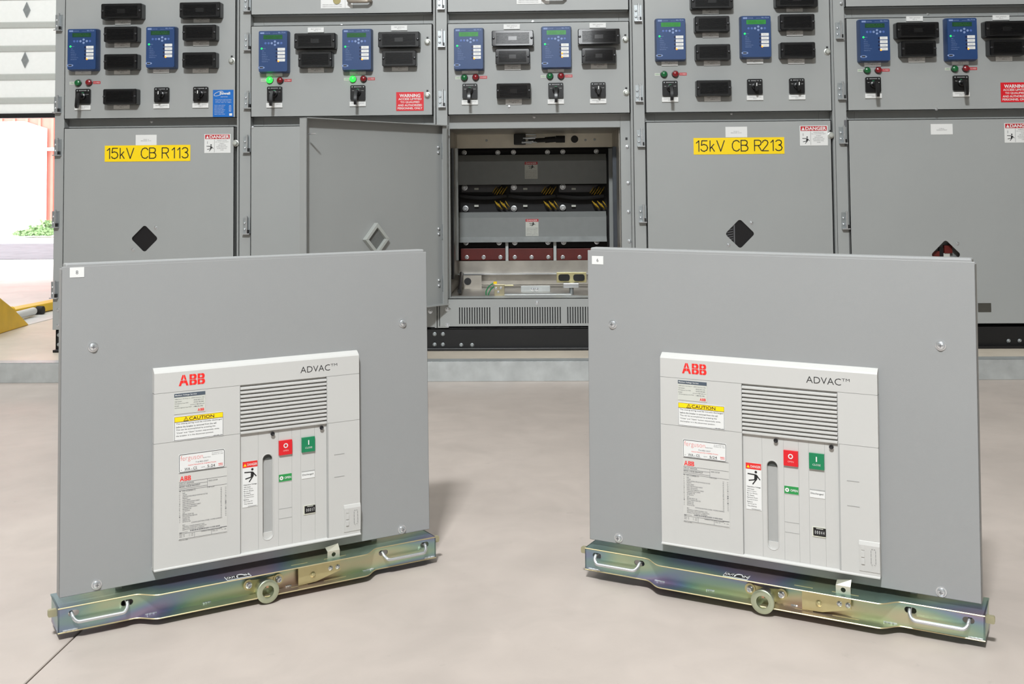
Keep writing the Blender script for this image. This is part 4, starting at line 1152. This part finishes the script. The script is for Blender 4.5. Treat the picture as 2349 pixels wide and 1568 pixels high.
    for v0, v1 in ((.047, .0515), (.0525, .058), (.0595, .065), (.0665, .071)):
        for u in (.5745, .5828): da.rect(u-.0003, u+.0003, v0, v1, y, INKG)
    for v in (.0450, .0732):
        da.rect(.5752, .5775, v-.0003, v+.0003, y, INKG); da.rect(.5795, .5820, v-.0003, v+.0003, y, INKG)
    da.build('pictogram', cv)
    # ---- logos and labels
    y = F-.0002
    lg = MB(); abb(lg, .2125, .2635, .3660, .3868, y-.0002, REDINK)
    lg.build('red_logo', cv)
    MB().text('ADVAC', .4600, .5245, .3680, .3805, y-.0002, INK, -.01).text('TM', .5260, .5405, .3760, .3812, y-.0002, INK, -.01).build('model_lettering', cv)
    s = MB().box(.2035, .2640, y-.0006, y, .3125, .3520, LABELG); yy = y-.0009
    s.rect(.2037, .2638, .3450, .3518, yy, SLATE).text('Medium Voltage Service', .2055, .2470, .3464, .3500, yy-.0003, LABELW, .01)
    rows = (('ABB S.p.A. Via Friuli, 4 - 24044 Dalmine, Italy', .205, .262), ('Call Center:', .205, .2185), ('Emergency Line H24', .205, .2305), ('E-mail', .205, .2125), ('US Emergency Line H24', .205, .2370))
    for q, (tx, a, c) in enumerate(rows): s.text(tx, a, c, .3398-q*.0042, .3420-q*.0042, yy, INKG)
    for q, (tx, a, c) in enumerate((('+39 02 2415 1515', .2405, .2605), ('+39 035 395 5665', .2405, .2605), ('service.mv@it.abb.com', .2345, .2622), ('1-888-222-1946', .2410, .2590))): s.text(tx, a, c, .3356-q*.0042, .3378-q*.0042, yy, INKG)
    abb(s, .2490, .2615, .3145, .3195, yy, REDINK); s.build('service_label', cv)
    s = MB().prism(rrect(.2030, .3000, .2610, .3085, .002, 3), y-.0006, y, LABELW); s.frame(.2040, .2990, .2622, .3072, .0006, yy, INK)
    s.rect(.2046, .2984, .2975, .3066, yy, YEL2); s.rect(.2046, .2984, .2970, .2976, yy-.0003, INK); y3 = yy-.0004
    s.text('CAUTION', .2325, .2812, .2988, .3052, y3, INK, .01)
    for (ax, az), (bx_, bz) in (((.2218, .2984), (.2262, .3058)), ((.2262, .3058), (.2308, .2984)), ((.2308, .2984), (.2218, .2984))):
        dx, dz = bx_-ax, bz-az; L = math.hypot(dx, dz); nx, nz = -dz/L*.0004, dx/L*.0004
        s.flat([(ax+nx, az+nz), (ax-nx, az-nz), (bx_-nx, bz-nz), (bx_+nx, bz+nz)], y3, INK)
    s.rect(.22585, .22665, .3005, .3032, y3, INK).rect(.22585, .22665, .2992, .2999, y3, INK)
    for q, (tx, c) in enumerate((('The closing spring must be manually discharged', .2965), ('before the breaker is removed from the cell.', .2865), ('This can be accomplished by pressing the', .2835), ('"Close" and "Open" button sequentially while', .2910), ('the breaker is in the disconnect position.', .2805))):
        s.text(tx, .2075, c, .2918-q*.0058, .2950-q*.0058, yy, INK)
    s.text('ABB LABEL 1234', .2800, .2975, .2628, .2645, yy, INKG); s.build('caution_label', cv)
    s = MB().prism(rrect(.2125, .3025, .1995, .2350, .002, 3), y-.0006, y, LABELW)
    s.tube([(p[0], yy, p[1]) for p in rrect(.2137, .3013, .2005, .2340, .0025, 4)], .0004, INK, 4, closed=True)
    s.text('ferguson', .2160, .2590, .2195, .2315, yy, mat('logo_pink', (226, 92, 84), .5, noise=.02), -.02)
    s.text('ELECTRIC', .2600, .2745, .2225, .2240, yy, INKG); s.text('321 ELLICOTT ST.', .2770, .2980, .2293, .2308, yy, INKG); s.text('BUFFALO, NY 14203', .2770, .2990, .2262, .2277, yy, INKG)
    s.text('716-852-2327', .2450, .2700, .2155, .2180, yy, INKG); s.text('MAINTENANCE INSPECTION', .2305, .2850, .2112, .2133, yy, mat('logo_pink', (226, 92, 84)))
    s.text('BY', .2165, .2190, .2035, .2050, yy, INKG).text('WA - CS', .2235, .2475, .2032, .2080, yy, INK).text('DATE', .2560, .2630, .2045, .2060, yy, INKG).text(date, .2680, .2830, .2035, .2082, yy, INK)
    s.rect(.2225, .2500, .2022, .2025, yy, INKG).rect(.2640, .2840, .2022, .2025, yy, INKG)
    s.text('RED', .2900, .2985, .2065, .2085, yy, REDINK, .02).text('NOTICE', .2900, .2985, .2035, .2055, yy, REDINK, .01); s.build('inspection_sticker', cv)
    s = MB().box(.2120, .3075, y-.0003, y, .0720, .1985, PLATEG); yy2 = y-.0006
    abb(s, .2150, .2360, .1835, .1925, yy2, REDINK)
    def hl(v, a=.2130, c=.3065): s.rect(a, c, v-.00025, v+.00025, yy2, INKG)
    def vl(u, a, c): s.rect(u-.00025, u+.00025, a, c, yy2, INKG)
    hl(.1985); hl(.1815); hl(.1755, c=.268); hl(.1690, c=.268); hl(.1660); vl(.268, .1635, .1815)
    s.text('CIRCUIT BREAKER', .2135, .2420, .1775, .1800, yy2-.0002, INKG); s.text('ADVAC 15.25.20 DRAWOUT', .2135, .2540, .1715, .1742, yy2-.0002, INKG, .02)
    s.text('ANSI C37.09', .270, .288, .1760, .1785, yy2-.0002, INKG); s.text('PR CDR', .270, .282, .1640, .1662, yy2-.0002, INKG); s.text('SN', .2138, .2165, .1635, .1658, yy2-.0002, INKG, .02)
    s.text(serial, .2195, .2450, .1630, .1655, yy2-.0002, INKG)
    rows = ('MAIN', 'VOLTAGE', 'RATED LIGHTNING IMPULSE WITHSTAND VOLTAGE', 'FREQUENCY', 'RATED CURRENT', 'SHORT-TIME WITHSTAND CURRENT', 'SHORT-TIME DURATION', 'SHORT CIRCUIT BREAKING CURRENT', 'CLOSING/LATCHING CURRENT', 'MECHANISM TYPE', 'OP. SEQUENCE', 'MASS', 'BREAKER WEIGHT LBS', 'DATE OF MANUFACTURE CODE', 'CLOSING COIL', 'OPENING COIL', 'MOTOR VOLTAGE')
    for q, tx in enumerate(rows):
        v = .1600-q*.0034
        s.text(tx, .2200, .2200+len(tx)*.00118, v-.0011, v+.0011, yy2, INKG)
        s.text(('V', 'kV', 'kV', 'Hz', 'A', 'kA', 's', 'kA', 'kA', 'E', 'O-C', 'kg', 'lb', '', 'V', 'V', 'V')[q] or '-', .2135, .2155, v-.001, v+.001, yy2, INKG)
        s.text(('15.0', '95', '60', '1200', '25', '2', '25', '65', 'E', 'CO', '98', '216', '04', '125', '125', '125', '125')[q], .2940, .2965, v-.001, v+.001, yy2, INKG)
        s.text(('kV', 'kV', 'Hz', 'A', 'kA', 's', 'kA', 'kA', '', '-', 'kg', 'lb', '', 'Vdc', 'Vdc', 'Vdc', 'Vdc')[q] or '-', .3030, .3055, v-.001, v+.001, yy2, INKG)
    s.text('CONFIGURATION CODE: 1VCP001234R0001', .2370, .2970, .1012, .1034, yy2, INKG); s.text('REV', .2200, .2250, .0985, .1005, yy2, INKG)
    for q, tx in enumerate(('CONTROL SCHEME DIAGRAM 1VCD', 'SECTION CONTACT POSITION', 'INSTRUCTION BOOK 1VCP000054')): s.text(tx, .2200, .2620+.004*(q % 2), .0955-q*.0030, .0975-q*.0030, yy2, INKG)
    u = .2345
    rnd = random.Random(3)
    while u < .2925:
        w_ = rnd.choice((.0006, .0010, .0016)); s.rect(u, u+w_, .0860, .0885, yy2, INKG); u += w_+rnd.choice((.0006, .0010))
    hl(.0860, .2135, .2300); hl(.0842, .2930); hl(.0835, .2135, .3065); s.text('ABB', .2138, .2185, .0842, .0858, yy2, INKG); s.text('OPERATING MECHANISM', .2560, .2960, .0812, .0835, yy2-.0003, INKG)
    vl(.2430, .0735, .0830); vl(.2760, .0735, .0830); hl(.0735)
    for q, tx in enumerate(('MAX  24', 'MIN  19')): s.text(tx, .2140, .2240, .0800-q*.0030, .0818-q*.0030, yy2, INKG).text('V  125', .2320, .2405, .0800-q*.0030, .0818-q*.0030, yy2, INKG)
    s.text('MAX  24', .2780, .2880, .0785, .0802, yy2, INKG).text('V  125', .2960, .3050, .0785, .0802, yy2, INKG); s.text('Made by ABB', .2140, .2300, .0705, .0725, yy2, INKG)
    s.build('rating_plate', cv)
    ym = MF-.0002
    s = MB().box(.3395, .3698, ym-.0006, ym, .1130, .2028, LABELW); y4 = ym-.0009
    s.rect(.3395, .3698, .1910, .2028, y4, mat('danger_bright_red', (216, 40, 38), .45, noise=.02)); y5 = y4-.0003
    s.text('DANGER', .3490, .3690, .1940, .1988, y5, LABELW, .01); s.flat([(.3412, .1935), (.3474, .1935), (.3443, .1990)], y5, YEL2)
    figure(s, .3425, .3680, .1620, .1880, y4, INK)
    s.text('Hazardous Voltage', .3415, .3682, .1555, .1582, y4, INK, .01)
    for q, (tx, c) in enumerate((('Will Cause', .3555), ('Severe Injury', .3600), ('Burns, Shock,', .3622), ('Or Death.', .3560), ('Remove From', .3622), ('Compartment', .3625), ('Before', .3520), ('Working On', .3600), ('This Device', .3600))):
        s.text(tx, .3418, c, .1515-q*.0041, .1538-q*.0041, y4, INK)
    s.rect(.3500, .3680, .1142, .1148, y4, INKG); s.build('danger_label', cv)
    # ---- racking truck: front beam
    TF, TB = -.013, -.059          # flange heights
    EN, MN = .016, .043            # front reach of the flanges at the ends and in the middle
    U0, U1 = -.004, .766
    def outline(back=.075):
        P = [(U0, back), (U0, -EN)]
        def sm(u0, u1, a, b): return [(u0+(u1-u0)*t, -(a+(b-a)*(.5-.5*math.cos(PI*t)))) for t in [q/8 for q in range(9)]]
        P += sm(.130, .172, EN, MN); P += sm(.588, .628, MN, EN); P += [(U1, -EN), (U1, back)]
        return P
    mb = MB()
    t_ = .0026
    for z in (TF-t_, TB):
        P = outline() if z > -.03 else outline(.03)
        mb.prism(P, z, z+t_, RAIN, ax='z')
    bar_ = mb
    # web with two handle slots in each end
    def slot(a, c): return rrect(a, c, -.0315, -.0205, .0055, 4)
    for (x0, x1, h_) in ((U0, .075, (.0135, .0330)), (.075, .20, (.1060, .1285)), (.60, .700, (.6310, .6520)), (.700, U1, (.7290, .7490))):
        mb.plate_hole(x0, x1, TB+t_, TF-t_, slot(*h_), -EN, -EN+.0026, RAIN)
    mb.box(.20, .60, -EN, -EN+.0026, TB+t_, TF-t_, RAIN)
    mb.box(U0, U0+.0026, -EN, .06, TB, TF, RAIN).box(U1-.0026, U1, -EN, .06, TB, TF, RAIN)
    beam = mb.build('truck_beam', R, smooth=True)
    ed = MB()
    for z in (TF-t_/2, TB+t_/2):
        P = [(p[0], p[1], z) for p in outline()[1:-1]]
        ed.tube(P, .0012, GOLDE, 6)
    ed.build('edge_line', beam, smooth=True)
    for a, c in ((.150, .172), (.258, .275), (.425, .438), (.594, .618), (.004, .030), (.738, .762)):
        P = [(a+(c-a)*q/9, -EN+.0005+.0006*math.sin(q*2.4), TB+t_+.0012) for q in range(10)]
        MB().tube(P, .0020, ZINC, 7).build('weld_seam', beam, at=P[0], smooth=True)
    sl = MB()
    for a, c in ((.4345, .4690), (.5045, .5525)):
        sl.box(a, c, -.0262, -.0240, TF-.0002, TF+.0006, GOLDE); sl.box(a, c, -.0262, -.0240, TB+t_-.0002, TB+t_+.0006, GOLDE)
    sl.build('slot_edges', beam)
    for a, c in ((.020, .118), (.640, .740)):
        P = []
        zc, zd, yo = -.026, -.0385, -EN-.014
        def arc(cx, sgn):
            return [(cx+sgn*(-.010*math.cos(t)), -EN+.01+(yo+EN-.01)*math.sin(t), zc+(zd-zc)*math.sin(t)) for t in [q*PI/2/6 for q in range(7)]]
        left = [(a-.001, .004, zc)]+[(a+.012*(1-math.cos(t)), -EN+(yo+EN)*math.sin(t), zc+(zd-zc)*math.sin(t)) for t in [q*PI/12 for q in range(7)]]
        right = [(c-.012*(1-math.cos(t)), -EN+(yo+EN)*math.sin(t), zc+(zd-zc)*math.sin(t)) for t in [q*PI/12 for q in range(6, -1, -1)]]+[(c+.001, .004, zc)]
        MB().tube(left+right, .0034, ZINC, 10).build('handle', beam, at=((a+c)/2, -EN, zc), smooth=True)
    # racking socket
    u, v = .379, -.047
    rk = MB().lathe((u, -EN, v), [(.0185, 0), (.0185, .026), (.0225, .027), (.0225, .032), (.0205, .0335), (.0150, .0337), (.0118, .0330), (.0110, .014), (.0106, .006)], mat('socket_zinc', (188, 196, 170), .3, .85, noise=.05), n=32)
    rk.box(u-.0025, u+.0025, -EN-.028, -EN-.008, v+.0060, v+.0118, COPPER)
    rk.build('racking_socket', beam, at=(u, -EN, v), smooth=True)
    for uu in (.348, .409):
        s = MB().prism([(uu+.0105*math.cos(q*PI/8), -.036+.0105*math.sin(q*PI/8)) for q in range(16)], -EN-.006, -EN, GOLDZ)
        s.prism([(uu, -.027), (u, -.030), (u, -.062), (uu, -.0465)], -EN-.0045, -EN, GOLDZ)
        s.lathe((uu, -EN-.006, -.036), [(.0065, 0), (.0065, .002), (.0045, .003), (.0045, .007), (.0030, .007), (.0028, .004)], ZINC, n=14)
        s.build('socket_lug', beam, smooth=True)
    s = MB().prism([(.449, -.0165), (.449, -.0550), (.487, -.0535), (.5390, -.0400), (.5390, -.0165)], -.0275, -.0255, GOLDZ)
    ip_ = s.build('interlock_plate', beam)
    for uu, vv, rr_ in ((.5180, -.0325, .0050), (.5335, -.0325, .0050), (.4800, -.0385, .0060)):
        MB().lathe((0, 0, 0), [(rr_, 0), (rr_, .001), (rr_*.8, .0015), (rr_*.75, .003), (rr_*.4, .0042)], ZINC if rr_ < .0055 else GOLDZ, n=14).build('screw', ip_, at=(uu, -.0275, vv), smooth=True, key='ips%.4f' % rr_)
    s = MB(); hk = [(.5117, -.014), (.5385, -.014), (.5385, .0085), (.5300, .006), (.5117, .000)]
    ho = [(.5252+.0046*math.cos(q*PI/6), -.0060+.0046*math.sin(q*PI/6)) for q in range(12)]
    s.plate_hole(.5117, .5385, -.0145, .0015, ho, -.0275, -.0255, mat('pale_zinc', (208, 206, 190), .3, .7, noise=.04))
    s.poly([(.5117, -.0275, .0013), (.5385, -.0275, .0013), (.5385, -.0180, .0120), (.5117, -.0150, .0070)] + [(.5117, -.0260, .0003), (.5385, -.0260, .0003), (.5385, -.0165, .0110), (.5117, -.0135, .0060)],
           [(0, 1, 2, 3), (7, 6, 5, 4), (0, 4, 5, 1), (1, 5, 6, 2), (2, 6, 7, 3), (3, 7, 4, 0)], mat('pale_zinc', (208, 206, 190), .3, .7, noise=.04))
    s.build('interlock_tab', beam)
    # direction label lying on the beam's top flange
    s = MB(); z = TF+.0006
    def on_top(x, y, zz): return (x, -.0195-zz, z+.0004)
    s.box(.3000, .3480, -.0405, -.0195, TF, z, LABELW)
    s.poly([(.3010, -.0397, z+.0002), (.3470, -.0397, z+.0002), (.3470, -.0203, z+.0002), (.3010, -.0203, z+.0002)], [(0, 1, 2, 3)], INK)
    for tx, a, c in (('OUT', .3022, .3190), ('IN', .3375, .3462)):
        s.text(tx, a, c, 0, .0105, 0, LABELW, .02, fn=lambda x, y, zz: (x, -.0350+zz, z+.0004))
    P = [(.329+.0075*math.cos(t), -.0330+.010*math.sin(t), z+.0006) for t in [PI*(.0+q/10) for q in range(11)]]
    s.tube(P, .0009, LABELW, 5); s.poly([(.3192, -.033, z+.0004), (.3242, -.033, z+.0004), (.3215, -.0385, z+.0004)], [(0, 1, 2)], LABELW)
    s.build('direction_label', beam)
    for a, c in ((U0-.015, U0+.001), (U1-.001, U1+.015)):
        MB().prism(rrect(a, c, -.030, -.017, .003, 3), -.004, .004, mat('tab_zinc', (170, 164, 134), .5, .5, noise=.08)).build('locking_tab', beam)
    # ---- body behind the panel
    mb = MB().box(.12, .62, .03, .17, .03, .46, PAINT2); mb.build('mechanism_housing', R, bevel=.004)
    for s_ in (.105, .635):
        MB().box(s_, s_+.012, .03, .42, -.055, .02, GALV).build('truck_rail', R)
        for yy_ in (.12, .38):
            MB().cyl((s_+(.018 if s_ < .3 else -.022), yy_, -.047), .0245, .016, mat('wheel_steel', (120, 120, 122), .4, .8, noise=.05), ax='x', sgn=1, n=20).build('wheel', R, smooth=True)
    MB().box(.105, .647, .05, .40, .02, .032, GALV).build('truck_floor', R)
    for u in (.19, .37, .55):
        pl_ = MB().lathe((u, .27, .04), [(.048, 0), (.050, .05), (.040, .08), (.044, .10), (.040, .12), (.044, .14), (.040, .16), (.044, .18), (.040, .20), (.050, .24), (.050, .38), (.040, .40)], EPOXY, ax='z', sgn=1, n=20).build('pole', R, smooth=True)
        for v in (.14, .36):
            MB().lathe((u, .31, v), [(.018, 0), (.018, .10), (.030, .105), (.030, .14), (.024, .145)], COPPER, sgn=1, n=18).build('contact_arm', pl_, smooth=True)
    return R
breaker((-.9005, 2.0128, .0715), .5705, .0165, -.0004, '8', '00017', 'grey circuit breaker on the floor at left, numbered 8, facing right', '5-24', '1VC1CC00084172', (.0143, .0398, .5848, .6035))
breaker((.0864, 2.3323, .0785), -.4606, -.0098, -.0086, '6', '00044', 'grey circuit breaker on the floor at right, numbered 6, facing left', '5/24', '1VC1CC00084171', (.0102, .0362, .5764, .5938))
